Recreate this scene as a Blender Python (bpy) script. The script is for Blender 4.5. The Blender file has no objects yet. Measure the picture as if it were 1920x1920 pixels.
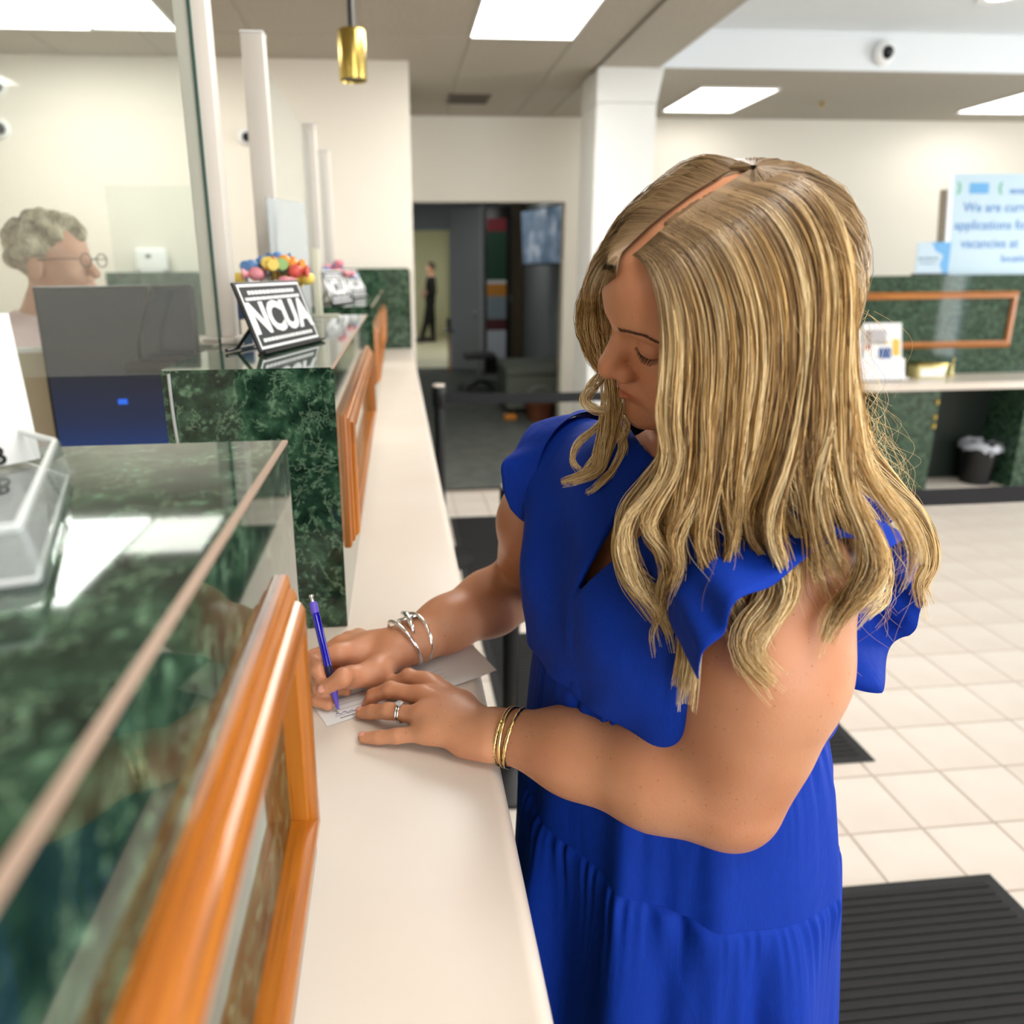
import bpy, bmesh, math, random
import numpy as np
from mathutils import Vector, Matrix

# ------------------------------------------------------------------ camera, world, exposure, big lights
S = bpy.context.scene
COL = S.collection
PI = math.pi
FPX, CX, CY = 1339.35, 872.02, 856.29
CAM_H = 1.48
def cam_axes(yaw, pitch, roll):
    cy, sy, cp, sp = math.cos(yaw), math.sin(yaw), math.cos(pitch), math.sin(pitch)
    f = np.array([sy*cp, cy*cp, -sp]); r = np.array([cy, -sy, 0.0]); d = np.cross(f, r)
    c, s = math.cos(roll), math.sin(roll)
    return c*r + s*d, -s*r + c*d, f
AR, AD, AF = cam_axes(math.radians(5.2217), math.radians(14.7471), math.radians(0.4909))
CAMP = np.array([0.0, 0.0, CAM_H])
cam_data = bpy.data.cameras.new('camera')
cam = bpy.data.objects.new('camera', cam_data); COL.objects.link(cam)
m = Matrix.Identity(4)
for i in range(3):
    m[i][0], m[i][1], m[i][2], m[i][3] = AR[i], -AD[i], -AF[i], CAMP[i]
cam.matrix_world = m
cam_data.sensor_fit = 'HORIZONTAL'; cam_data.sensor_width = 36.0
cam_data.lens = 36.0*FPX/1920.0
cam_data.shift_x = (960.0-CX)/1920.0
cam_data.shift_y = (CY-960.0)/1920.0
cam_data.clip_start = 0.02; cam_data.clip_end = 100
cam_data.dof.use_dof = True; cam_data.dof.focus_distance = 0.70; cam_data.dof.aperture_fstop = 4.0
S.camera = cam
def ray(x, y): return AR*((x-CX)/FPX) + AD*((y-CY)/FPX) + AF
def at(x, y, dep): return CAMP + ray(x, y)*dep
def onz(z, x, y):
    v = ray(x, y); return CAMP + v*((z-CAMP[2])/v[2])
def ony(Y, x, y):
    v = ray(x, y); return CAMP + v*(Y/v[1])

S.view_settings.view_transform = 'Standard'; S.view_settings.look = 'None'
S.view_settings.gamma = 1.0; S.view_settings.use_curve_mapping = False
S.view_settings.exposure = 0.27
S.cycles.use_denoising = True
S.cycles.max_bounces = 8; S.cycles.diffuse_bounces = 4; S.cycles.glossy_bounces = 4
S.cycles.transmission_bounces = 6; S.cycles.transparent_max_bounces = 16
S.cycles.sample_clamp_indirect = 6.0
S.cycles.caustics_reflective = False; S.cycles.caustics_refractive = False

W = bpy.data.worlds.new('world'); S.world = W; W.use_nodes = True
bgn = W.node_tree.nodes['Background']; bgn.inputs[0].default_value = (0.85, 0.92, 1.0, 1); bgn.inputs[1].default_value = 1.2

def area(name, loc, size, power, rot=(0, 0, 0), color=(1, 1, 1)):
    L = bpy.data.lights.new(name, 'AREA'); L.shape = 'RECTANGLE'; L.size = size[0]; L.size_y = size[1]
    L.energy = power; L.color = color
    o = bpy.data.objects.new(name, L); o.location = loc; o.rotation_euler = rot; COL.objects.link(o); return o
# daylight from the street windows behind and to the right of the camera
area('window_daylight', (7.9, 2.2, 1.55), (2.1, 2.4), 170, (0, PI/2, 0), (0.93, 0.97, 1.0))
area('door_daylight', (7.9, -.52, 1.2), (2.0, .40), 9, (0, PI/2, 0), (0.93, 0.97, 1.0))
area('window_daylight', (2.6, -3.85, 1.5), (4.4, 2.2), 115, (PI/2, 0, 0), (0.93, 0.97, 1.0))
PANEL_E = 11.0      # radiance of the ceiling panels' diffusers

# ------------------------------------------------------------------ helpers
OFF = {}
def link(o): COL.objects.link(o); return o
def thing(name, label, cat, loc=(0, 0, 0), group=None, kind=None):
    o = bpy.data.objects.new(name, None); o.empty_display_size = 0.05; o.location = loc; link(o)
    OFF[o] = Vector(loc)
    tag(o, label, cat, group, kind); return o
def tag(o, label=None, cat=None, group=None, kind=None):
    if label: o['label'] = label
    if cat: o['category'] = cat
    if group: o['group'] = group
    if kind: o['kind'] = kind
    return o
def mesh_obj(name, me, mat, parent=None):
    o = bpy.data.objects.new(name, me); link(o)
    if mat is not None: me.materials.append(mat)
    OFF[o] = OFF[parent] if parent is not None else Vector((0, 0, 0))
    if parent is not None: o.parent = parent
    return o
def obj(name, bm, mat, parent=None, smooth=None):
    """links a bmesh built in world coordinates as ONE mesh object (child of parent if given)"""
    me = bpy.data.meshes.new(name)
    bmesh.ops.recalc_face_normals(bm, faces=bm.faces)
    if parent is not None:
        off = OFF[parent]
        for v in bm.verts: v.co -= off
    bm.to_mesh(me); bm.free()
    if smooth is not None:
        shade(me, smooth)
    return mesh_obj(name, me, mat, parent)
def shade(me, angle):
    me.polygons.foreach_set('use_smooth', [True]*len(me.polygons))
    if angle < 179:
        me.set_sharp_from_angle(angle=math.radians(angle))
def solo(name, bm, mat, label, cat, group=None, smooth=None, kind=None):
    """a thing that is one mesh: origin at its base"""
    zs = [v.co for v in bm.verts]
    c = Vector((sum(v.x for v in zs)/len(zs), sum(v.y for v in zs)/len(zs), min(v.z for v in zs)))
    for v in bm.verts: v.co -= c
    o = obj(name, bm, mat, None, smooth); o.location = c; OFF[o] = c
    return tag(o, label, cat, group, kind)
def NB(): return bmesh.new()
def xf(vs, M):
    for v in vs: v.co = M @ v.co
def box(bm, x0, x1, y0, y1, z0, z1, bev=0.0, seg=2, M=None):
    r = bmesh.ops.create_cube(bm, size=1.0); vs = r['verts']
    for v in vs:
        v.co = Vector((x0+(v.co.x+.5)*(x1-x0), y0+(v.co.y+.5)*(y1-y0), z0+(v.co.z+.5)*(z1-z0)))
    if bev > 0:
        es = list({e for v in vs for e in v.link_edges})
        n0 = set(bm.verts) - set(vs)
        bmesh.ops.bevel(bm, geom=es, offset=bev, segments=seg, profile=0.5, affect='EDGES')
        vs = [v for v in bm.verts if v not in n0]
    if M is not None: xf(vs, M)
    return vs
def bx(*a, **k):
    bm = NB(); box(bm, *a, **k); return bm
def cyl(bm, c, r, h, n=24, r2=None, M=None, axis='z'):
    """cylinder/cone standing on c along axis"""
    res = bmesh.ops.create_cone(bm, cap_ends=True, segments=n, radius1=r, radius2=r if r2 is None else r2, depth=h)
    vs = res['verts']
    T = Matrix.Translation(Vector((0, 0, h/2)))
    R = {'z': Matrix.Identity(4), 'x': Matrix.Rotation(PI/2, 4, 'Y'), 'y': Matrix.Rotation(-PI/2, 4, 'X')}[axis]
    xf(vs, Matrix.Translation(Vector(c)) @ R @ T)
    if M is not None: xf(vs, M)
    return vs
def lathe(bm, c, prof, n=28, M=None):
    """prof: list of (r,z); around z through c"""
    rings = []
    for r, z in prof:
        rings.append([bm.verts.new((c[0]+r*math.cos(2*PI*k/n), c[1]+r*math.sin(2*PI*k/n), c[2]+z)) for k in range(n)])
    for a, b in zip(rings[:-1], rings[1:]):
        for k in range(n):
            bm.faces.new((a[k], a[(k+1) % n], b[(k+1) % n], b[k]))
    if prof[0][0] > 1e-6: bm.faces.new(rings[0][::-1])
    if prof[-1][0] > 1e-6: bm.faces.new(rings[-1])
    vs = [v for r in rings for v in r]
    bmesh.ops.remove_doubles(bm, verts=vs, dist=1e-6)
    if M is not None:
        xf([v for v in bm.verts], M)
def ell(bm, c, r, u=16, v=10, M=None):
    res = bmesh.ops.create_uvsphere(bm, u_segments=u, v_segments=v, radius=1.0)
    for q in res['verts']: q.co = Vector((c[0]+q.co.x*r[0], c[1]+q.co.y*r[1], c[2]+q.co.z*r[2]))
    if M is not None: xf(res['verts'], M)
    return res['verts']
def frames_along(P, closed=False):
    P = np.asarray(P, float); n = len(P)
    T = np.roll(P, -1, 0) - np.roll(P, 1, 0) if closed else np.gradient(P, axis=0)
    T /= np.linalg.norm(T, axis=1)[:, None]+1e-12
    up = np.array([0, 0, 1.0]) if abs(T[0][2]) < .9 else np.array([1.0, 0, 0])
    N = np.zeros_like(P); N[0] = np.cross(T[0], up); N[0] /= np.linalg.norm(N[0])
    for i in range(1, n):
        v = N[i-1] - T[i]*np.dot(N[i-1], T[i]); N[i] = v/(np.linalg.norm(v)+1e-12)
    return T, N, np.cross(T, N)
def tube(bm, P, R, n=10, closed=False, caps=True, flat=1.0):
    P = np.asarray(P, float); R = np.broadcast_to(np.asarray(R, float), (len(P),))
    T, N, Bn = frames_along(P, closed)
    rings = []
    for p, r, a, b in zip(P, R, N, Bn):
        rings.append([bm.verts.new(p + r*(math.cos(2*PI*k/n)*a + flat*math.sin(2*PI*k/n)*b)) for k in range(n)])
    pr = list(zip(rings[:-1], rings[1:])) + ([(rings[-1], rings[0])] if closed else [])
    for a, b in pr:
        for k in range(n): bm.faces.new((a[k], a[(k+1) % n], b[(k+1) % n], b[k]))
    if caps and not closed:
        bm.faces.new(rings[0][::-1]); bm.faces.new(rings[-1])
def prism(bm, pts, M, d):
    """polygon pts (2D) in M's xy plane, extruded by d along its z"""
    a = [bm.verts.new(M @ Vector((p[0], p[1], 0))) for p in pts]
    b = [bm.verts.new(M @ Vector((p[0], p[1], d))) for p in pts]
    n = len(pts)
    bm.faces.new(a[::-1]); bm.faces.new(b)
    for k in range(n): bm.faces.new((a[k], a[(k+1) % n], b[(k+1) % n], b[k]))
def spline(P, n):
    """Catmull-Rom through P, n samples"""
    P = np.asarray(P, float)
    if len(P) == 2: t = np.linspace(0, 1, n)[:, None]; return P[0]*(1-t)+P[1]*t
    Q = np.vstack([2*P[0]-P[1], P, 2*P[-1]-P[-2]])
    L = np.concatenate([[0], np.cumsum(np.linalg.norm(np.diff(P, axis=0), axis=1)+1e-9)]); L /= L[-1]
    t = np.linspace(0, 1, n); i = np.clip(np.searchsorted(L, t, side='right')-1, 0, len(P)-2)
    u = ((t-L[i])/(L[i+1]-L[i]))[:, None]
    p0, p1, p2, p3 = Q[i], Q[i+1], Q[i+2], Q[i+3]
    return .5*((2*p1)+(-p0+p2)*u+(2*p0-5*p1+4*p2-p3)*u*u+(-p0+3*p1-3*p2+p3)*u**3)
def sm(a, b, x): 
    t = np.clip((x-a)/(b-a), 0, 1); return t*t*(3-2*t)
def text_mesh(body, size, M, mat, name, parent, extrude=0.0006, bold=0.0, sx=1.0, align='CENTER', label=None):
    """lettering as a mesh: built from the built-in font"""
    c = bpy.data.curves.new('lettering', 'FONT'); c.body = body; c.size = size; c.extrude = extrude; c.offset = bold
    c.align_x = align; c.align_y = 'CENTER'; c.resolution_u = 3
    t = bpy.data.objects.new('lettering', c); link(t)
    dg = bpy.context.evaluated_depsgraph_get(); dg.update()
    me = bpy.data.meshes.new_from_object(t.evaluated_get(dg)); me.name = name
    bpy.data.objects.remove(t); bpy.data.curves.remove(c)
    me.materials.clear()
    off = OFF[parent] if parent is not None else Vector((0, 0, 0))
    me.transform(Matrix.Translation(-off) @ M @ Matrix.Scale(sx, 4, (1, 0, 0)))
    o = mesh_obj(name, me, mat, parent)
    if label: o['label'] = label
    return o
def basis(o, x, y, z=None):
    x = Vector(x).normalized(); y = Vector(y).normalized()
    z = x.cross(y) if z is None else Vector(z)
    M = Matrix.Identity(4)
    for i in range(3): M[i][0], M[i][1], M[i][2], M[i][3] = x[i], y[i], z[i], o[i]
    return M

# ------------------------------------------------------------------ materials
def s2l(c):
    return tuple((v/12.92 if v <= .04045 else ((v+.055)/1.055)**2.4) for v in (q/255 for q in c))
def rgb(*c): return s2l(c)+(1,)
def mat(name, col, rough=.5, metal=0.0, spec=.5, trans=0.0, ior=1.45, coat=0.0, emit=None, estr=0.0, sss=0.0, alpha=1.0):
    M_ = bpy.data.materials.new(name); M_.use_nodes = True
    b = M_.node_tree.nodes['Principled BSDF']
    b.inputs['Base Color'].default_value = col; b.inputs['Roughness'].default_value = rough
    b.inputs['Metallic'].default_value = metal; b.inputs['Specular IOR Level'].default_value = spec
    b.inputs['Transmission Weight'].default_value = trans; b.inputs['IOR'].default_value = ior
    b.inputs['Coat Weight'].default_value = coat; b.inputs['Coat Roughness'].default_value = .05
    b.inputs['Alpha'].default_value = alpha
    if emit: b.inputs['Emission Color'].default_value = emit; b.inputs['Emission Strength'].default_value = estr
    return M_
def nodes(M_): return M_.node_tree.nodes, M_.node_tree.links, M_.node_tree.nodes['Principled BSDF']
def nd(N, t, **k):
    n = N.new(t)
    for a, v in k.items():
        if hasattr(n, a): setattr(n, a, v)
        else: n.inputs[a.replace('_', ' ')].default_value = v
    return n
def ramp(N, stops, interp='LINEAR'):
    r = N.new('ShaderNodeValToRGB'); e = r.color_ramp.elements; r.color_ramp.interpolation = interp
    while len(e) < len(stops): e.new(.5)
    for k, (p, c) in enumerate(stops): e[k].position = p; e[k].color = c
    return r
def mixc(N, L, fac, a, b, mode='MIX'):
    m_ = N.new('ShaderNodeMix'); m_.data_type = 'RGBA'; m_.blend_type = mode
    for sock, v in ((0, fac), (6, a), (7, b)):
        if hasattr(v, 'links') or hasattr(v, 'is_linked'): L.new(v, m_.inputs[sock])
        else: m_.inputs[sock].default_value = v
    return m_.outputs[2]
def noisy(name, c1, c2, scale, rough=.5, bump=0.0, bscale=None, detail=4.0, stretch=(1, 1, 1), dist=.01, **k):
    """two-tone noise material with optional bump"""
    M_ = mat(name, c1, rough, **k); N, L, b = nodes(M_)
    tc = N.new('ShaderNodeTexCoord'); mp = N.new('ShaderNodeMapping'); mp.inputs['Scale'].default_value = stretch
    L.new(tc.outputs['Object'], mp.inputs[0])
    n = nd(N, 'ShaderNodeTexNoise', Scale=scale, Detail=detail); L.new(mp.outputs[0], n.inputs['Vector'])
    r = ramp(N, [(.35, c1), (.65, c2)]); L.new(n.outputs[0], r.inputs[0]); L.new(r.outputs[0], b.inputs['Base Color'])
    if bump:
        n2 = nd(N, 'ShaderNodeTexNoise', Scale=bscale or scale*4, Detail=3.0); L.new(mp.outputs[0], n2.inputs['Vector'])
        bp = nd(N, 'ShaderNodeBump', Strength=bump, Distance=dist); L.new(n2.outputs[0], bp.inputs['Height'])
        L.new(bp.outputs[0], b.inputs['Normal'])
    return M_
def make_marble(name):
    M_ = mat(name, rgb(30, 50, 40), .045, spec=.62); N, L, b = nodes(M_)
    tc = N.new('ShaderNodeTexCoord'); geo = N.new('ShaderNodeNewGeometry')
    n0 = nd(N, 'ShaderNodeTexNoise', Scale=34.0, Detail=6.0, Roughness=.65); L.new(geo.outputs['Position'], n0.inputs['Vector'])
    base = ramp(N, [(.32, rgb(12, 28, 21)), (.5, rgb(30, 54, 40)), (.66, rgb(58, 88, 66))]); L.new(n0.outputs[0], base.inputs[0])
    # patchy crystals
    v = nd(N, 'ShaderNodeTexVoronoi', Scale=105.0); v.feature = 'SMOOTH_F1'
    nw = nd(N, 'ShaderNodeTexNoise', Scale=40.0, Detail=3.0); L.new(geo.outputs['Position'], nw.inputs['Vector'])
    ad = nd(N, 'ShaderNodeVectorMath'); ad.operation = 'MULTIPLY_ADD'
    L.new(nw.outputs['Color'], ad.inputs[0]); ad.inputs[1].default_value = (.02, .02, .02); L.new(geo.outputs['Position'], ad.inputs[2])
    L.new(ad.outputs[0], v.inputs['Vector'])
    vr = ramp(N, [(.15, (1, 1, 1, 1)), (.45, (0, 0, 0, 1))]); L.new(v.outputs['Distance'], vr.inputs[0])
    n1 = nd(N, 'ShaderNodeTexNoise', Scale=44.0, Detail=3.0); L.new(geo.outputs['Position'], n1.inputs['Vector'])
    nr = ramp(N, [(.5, (0, 0, 0, 1)), (.68, (1, 1, 1, 1))]); L.new(n1.outputs[0], nr.inputs[0])
    mul = nd(N, 'ShaderNodeMath'); mul.operation = 'MULTIPLY'; L.new(vr.outputs[0], mul.inputs[0]); L.new(nr.outputs[0], mul.inputs[1])
    m1 = mixc(N, L, mul.outputs[0], base.outputs[0], rgb(104, 138, 110))
    # thin veins
    n2 = nd(N, 'ShaderNodeTexNoise', Scale=17.0, Detail=7.0, Roughness=.68, Distortion=.5); L.new(geo.outputs['Position'], n2.inputs['Vector'])
    vn = ramp(N, [(.485, (0, 0, 0, 1)), (.5, (.6, .6, .6, 1)), (.515, (0, 0, 0, 1))]); L.new(n2.outputs[0], vn.inputs[0])
    m2 = mixc(N, L, vn.outputs[0], m1, rgb(122, 150, 120))
    L.new(m2, b.inputs['Base Color'])
    return M_
def make_wood(name, c1, c2, c3, axis='y', scale=1.0, rough=.3, coat=.35):
    M_ = mat(name, c1, rough, coat=coat); N, L, b = nodes(M_)
    tc = N.new('ShaderNodeTexCoord'); mp = N.new('ShaderNodeMapping')
    st = {'x': (1.5, 40, 40), 'y': (40, 1.5, 40), 'z': (40, 40, 1.5)}[axis]
    mp.inputs['Scale'].default_value = tuple(s*scale for s in st)
    L.new(tc.outputs['Object'], mp.inputs[0])
    n = nd(N, 'ShaderNodeTexNoise', Scale=1.6, Detail=6.0, Roughness=.55, Distortion=.4); L.new(mp.outputs[0], n.inputs['Vector'])
    r = ramp(N, [(.3, c3), (.48, c1), (.7, c2)]); L.new(n.outputs[0], r.inputs[0])
    n2 = nd(N, 'ShaderNodeTexNoise', Scale=9.0, Detail=2.0); L.new(mp.outputs[0], n2.inputs['Vector'])
    r2 = ramp(N, [(.58, (0, 0, 0, 1)), (.66, (.55, .55, .55, 1))]); L.new(n2.outputs[0], r2.inputs[0])
    L.new(mixc(N, L, r2.outputs[0], r.outputs[0], c3), b.inputs['Base Color'])
    return M_
MARBLE = make_marble('green_marble_laminate')
WOODC = (rgb(170, 98, 26), rgb(190, 119, 42), rgb(124, 66, 14))
WOOD = {a: make_wood('honey_oak_'+a, *WOODC, axis=a) for a in 'xyz'}
LAM = noisy('cream_laminate', rgb(226, 214, 200), rgb(222, 208, 193), 4.0, .28, spec=.45)
TRIMEDGE = mat('tan_laminate_edge', rgb(176, 150, 132), .4)
WALL = noisy('cream_wall_paint', rgb(226, 219, 205), rgb(229, 222, 208), 1.2, .65, bump=.04, bscale=160)
WALLW = noisy('white_column_paint', rgb(226, 226, 222), rgb(229, 229, 225), 1.2, .6, bump=.04, bscale=160)
FASC = noisy('cool_white_paint', rgb(222, 226, 228), rgb(225, 229, 231), 1.0, .7, bump=.03, bscale=120)
CEILM = noisy('acoustic_tile', rgb(186, 178, 164), rgb(174, 166, 152), 60, .9, bump=.35, bscale=210)
GRID = mat('ceiling_grid', rgb(178, 172, 160), .5)
TILE = noisy('glazed_cream_tile', rgb(226, 215, 203), rgb(218, 204, 190), 3.0, .32, bump=.03, bscale=25)
GROUT = noisy('grout', rgb(176, 160, 144), rgb(186, 170, 154), 30, .8, bump=.2)
CARPET = noisy('grey_carpet', rgb(112, 114, 106), rgb(92, 98, 94), 7, .95, bump=.6, bscale=600)
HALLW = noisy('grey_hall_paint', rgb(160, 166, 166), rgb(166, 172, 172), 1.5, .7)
BLACK = mat('black_plastic', rgb(18, 18, 18), .35)
BLACKM = mat('matt_black_metal', rgb(14, 14, 15), .45)
DARK = mat('charcoal', rgb(44, 44, 46), .6)
WHITE = mat('white_plastic', rgb(236, 236, 234), .35)
PAPER = mat('white_paper', rgb(238, 238, 236), .6)
CHROME = mat('polished_chrome', (.85, .85, .85, 1), .08, metal=1)
SILVER = mat('silver', (.86, .85, .82, 1), .14, metal=1)
GOLD = mat('gold', (.86, .62, .27, 1), .2, metal=1)
BRASS = noisy('brushed_brass', (.58, .43, .12, 1), (.5, .36, .09, 1), 20, .24, metal=1.0)
RUBBER = noisy('black_rubber', rgb(36, 36, 36), rgb(28, 28, 29), 80, .7, bump=.3)
POST = mat('almond_metal', rgb(214, 206, 196), .45)
def clear_mat(name, tint, refl=.08, opac=.06):
    """thin clear sheet: mostly lets light straight through, mirrors a little, slight haze"""
    M_ = bpy.data.materials.new(name); M_.use_nodes = True; N, L = M_.node_tree.nodes, M_.node_tree.links
    N.remove(N['Principled BSDF']); out = N['Material Output']
    t = N.new('ShaderNodeBsdfTransparent'); t.inputs[0].default_value = tint
    g = N.new('ShaderNodeBsdfGlossy'); g.inputs['Roughness'].default_value = .02
    d = N.new('ShaderNodeBsdfDiffuse'); d.inputs[0].default_value = (.8, .84, .84, 1)
    fr = N.new('ShaderNodeFresnel'); fr.inputs[0].default_value = 1.5
    ad = N.new('ShaderNodeMath'); ad.operation = 'ADD'; ad.use_clamp = True; ad.inputs[1].default_value = refl-.04; L.new(fr.outputs[0], ad.inputs[0])
    m0 = N.new('ShaderNodeMixShader'); m0.inputs[0].default_value = opac; L.new(t.outputs[0], m0.inputs[1]); L.new(d.outputs[0], m0.inputs[2])
    ge = N.new('ShaderNodeNewGeometry'); fb = N.new('ShaderNodeMath'); fb.operation = 'SUBTRACT'; fb.use_clamp = True; L.new(ad.outputs[0], fb.inputs[0]); L.new(ge.outputs['Backfacing'], fb.inputs[1])   # one mirror face per sheet
    m1 = N.new('ShaderNodeMixShader'); L.new(fb.outputs[0], m1.inputs[0]); L.new(m0.outputs[0], m1.inputs[1]); L.new(g.outputs[0], m1.inputs[2])
    L.new(m1.outputs[0], out.inputs[0]); return M_
GLASS = clear_mat('teller_glass', (.95, .98, .965, 1), .07, .05)
GLASS2 = clear_mat('far_teller_glass', (.96, .985, .975, 1), .0, .05)
GLASS2.node_tree.nodes['Fresnel'].inputs[0].default_value = 1.2
GLASSEDGE = mat('green_glass_edge', rgb(52, 84, 74), .15)
ACRYL = clear_mat('clear_acrylic', (.95, .965, .96, 1), .08, .09)
ACRYEDGE = mat('bright_acrylic_edge', rgb(222, 226, 224), .2)
def glow(name, col, e):
    return mat(name, col, .4, emit=col, estr=e)
DIFFUSER = glow('lit_diffuser', (1, .985, .955, 1), PANEL_E)
DIFFUSER3 = glow('soft_lit_diffuser', (1, .985, .955, 1), PANEL_E*.55)
DIFFUSER2 = glow('dim_lit_diffuser', (1, .96, .90, 1), PANEL_E*.5)
# ------------------------------------------------------------------ the setting
def struct(name, bm, m_, parent=None, smooth=None, label=None):
    o = obj(name, bm, m_, parent, smooth)
    if parent is None: o['kind'] = 'structure'
    if label: o['label'] = label
    return o
def part_box(name, m_, parent, *a, **k):
    sm_ = k.pop('smooth', 40 if k.get('bev') else None)
    return obj(name, bx(*a, **k), m_, parent, sm_)
ZC, YB, YF, XS = 2.70, 4.80, 6.40, 1.70
P0 = 0.2095
floor = struct('floor', bx(-3.1, 8.1, -4.1, 4.71, -.06, -.0025), GROUT)
def tile_mesh(name, w, d, t, c, m_):
    """a slab with a chamfered rim, top at z=0"""
    x, y = w/2, d/2
    V = [(-x, -y, -t), (x, -y, -t), (x, y, -t), (-x, y, -t), (-x, -y, -c), (x, -y, -c), (x, y, -c), (-x, y, -c),
         (-x+c, -y+c, 0), (x-c, -y+c, 0), (x-c, y-c, 0), (-x+c, y-c, 0)]
    F = [(8, 9, 10, 11)]
    for k in range(4):
        j = (k+1) % 4; F += [(k, j, j+4, k+4), (k+4, j+4, j+8, k+8)]
    me = bpy.data.meshes.new(name); me.from_pydata(V, [], F); me.materials.append(m_); return me
TM = tile_mesh('tile', P0-.006, P0-.006, .0025+.003, .0015, TILE)
def project(p):
    q = np.asarray(p, float) - CAMP; z = q @ AF
    return (FPX*(q@AR)/z+CX, FPX*(q@AD)/z+CY, z)
cells = []
for i in range(-8, 32):
    for j in range(-28, 16):
        x, y = 1.3755+P0*(i+.5), 1.4985+P0*(j+.5)
        if x < .1 or y > 4.62 or x > 7.9 or y < -3.95: continue
        u, v, z = project((x, y, 0))
        vis = z > .3 and -40 < u < 1960 and 840 < v < 1970
        # hidden behind the woman's dress and the counter: keep those for the joined rest
        hid = u < 830 or (1000 < u < 1580 and v > 760)
        cells.append((0 if vis and not hid else (1 if vis else 2), z if z > 0 else 99, x, y))
cells.sort()
near = cells[:290]; rest = cells[290:]
for _, _, x, y in near:
    o = bpy.data.objects.new('tile', TM); o.location = (x, y, random.uniform(-.0003, .0003)); o.parent = floor; link(o)
V, F = [], []
n0 = len(TM.vertices); tv = np.array([v.co[:] for v in TM.vertices]); tf = [tuple(p.vertices) for p in TM.polygons]
for k, (_, _, x, y) in enumerate(rest):
    V.append(tv+np.array([x, y, 0])); F += [tuple(q+k*n0 for q in f) for f in tf]
me = bpy.data.meshes.new('farther_tiles'); me.from_pydata(np.vstack(V).tolist(), [], F)
tag(mesh_obj('farther_tiles', me, TILE, floor), kind='stuff')
struct('floor', bx(-3.1, 8.1, 4.71, 11.0, -.05, .004), CARPET, label='grey carpet')
struct('trim_1', bx(.1, 8.0, 4.70, 4.72, -.01, .006), BLACKM, label='dark metal strip between tile and carpet')

# walls
struct('wall_left', bx(-3.2, -3.1, -4.1, 4.9, 0, 3.0), WALL)
bm = bx(-3.1, .115, YB, 4.95, 0, ZC); box(bm, .04, .115, 4.95, YF, 0, ZC); struct('wall_back', bm, WALL)
bm = NB()
box(bm, .115, .155, YF, YF+.14, 0, ZC); box(bm, .155, 1.471, YF, YF+.14, 2.03, ZC); box(bm, 1.471, 8.1, YF, YF+.14, 0, ZC)
struct('wall_far', bm, WALL)
bm = NB()   # window wall on the right
box(bm, 8.0, 8.15, -4.1, -3.9, 0, 3.0); box(bm, 8.0, 8.15, 3.45, 6.5, 0, 3.0); box(bm, 8.0, 8.15, -.30, .95, 0, 3.0); box(bm, 8.0, 8.15, -3.9, -.74, 0, 3.0); box(bm, 8.0, 8.15, .95, 3.45, 0, .4); box(bm, 8.0, 8.15, -3.9, 3.45, 2.65, 3.0)
struct('wall_right', bm, WALL)
bm = NB()   # window wall behind the camera
box(bm, -3.1, .3, -4.15, -4.0, 0, 3.0); box(bm, 4.9, 8.1, -4.15, -4.0, 0, 3.0); box(bm, .3, 4.9, -4.15, -4.0, 0, .4); box(bm, .3, 4.9, -4.15, -4.0, 2.65, 3.0)
struct('wall_front', bm, WALL)
# column at the end of the soffit, with a flared head
bm = bx(1.305, 1.70, 4.87, 5.26, 0, 2.5, bev=.006)
a = [bm.verts.new(p) for p in ((1.305, 4.87, 2.5), (1.70, 4.87, 2.5), (1.70, 5.26, 2.5), (1.305, 5.26, 2.5))]
b_ = [bm.verts.new(p) for p in ((1.305, 4.862, 2.705), (1.735, 4.862, 2.705), (1.735, 5.26, 2.705), (1.305, 5.26, 2.705))]
for k in range(4): bm.faces.new((a[k], a[(k+1) % 4], b_[(k+1) % 4], b_[k]))
struct('column', bm, WALLW)
# ceilings: acoustic field, plaster soffit, tray
ceil = struct('ceiling', bx(-3.1, 1.305, -4.1, YF+.1, ZC+.006, ZC+.1), GRID)
CT = {}
def ceil_tile(x0, x1, y0, y1):
    k = (round(x1-x0, 3), round(y1-y0, 3))
    if k not in CT: CT[k] = tile_mesh('ceiling_tile', k[0]-.012, k[1]-.012, .012, .003, CEILM)
    o = bpy.data.objects.new('ceiling_tile', CT[k]); o.location = ((x0+x1)/2, (y0+y1)/2, ZC); o.rotation_euler = (PI, 0, 0); o.parent = ceil; link(o)
LAMPS = []          # x0,x1,y0,y1 of recessed panels
PW = .58
XL = [-3.043+PW*k for k in range(8)]       # grid lines, .437 is one of them
YL = [-4.21+1.2195*k for k in range(9)]    # 3.107, 4.326 ...
LAMPSET = {(6, 6), (6, 5), (6, 3), (6, 1), (0, 1), (5, 4)}
for i, x in enumerate(XL):
    for j, y in enumerate(YL):
        x1, y1 = min(x+PW, 1.30), min(y+1.2195, YF)
        if x1-x < .05 or y1-y < .1: continue
        if (i, j) in LAMPSET and (i, j) != (5, 4): LAMPS.append((x, x1, y, y1)); continue
        if j == 6 and i in (1, 2, 3): continue
        ceil_tile(x, x1, y, y1)
ya, yb = YL[6], YL[6]+1.2195     # the bay over the teller has its own layout
LAMPS.append((-2.10, -1.525, ya, yb)); LAMPS.append((-1.525, -1.09, ya+.61, yb-.015))
ceil_tile(-2.463, -2.10, ya, yb); ceil_tile(-1.525, -1.09, ya, ya+.61); ceil_tile(-1.09, -.723, ya, yb)
struct('ceiling', bx(1.305, XS, -4.1, YF+.1, ZC, ZC+.12), noisy('plaster', rgb(184, 177, 164), rgb(176, 169, 156), 40, .9, bump=.25, bscale=160), label='plaster soffit')
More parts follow.
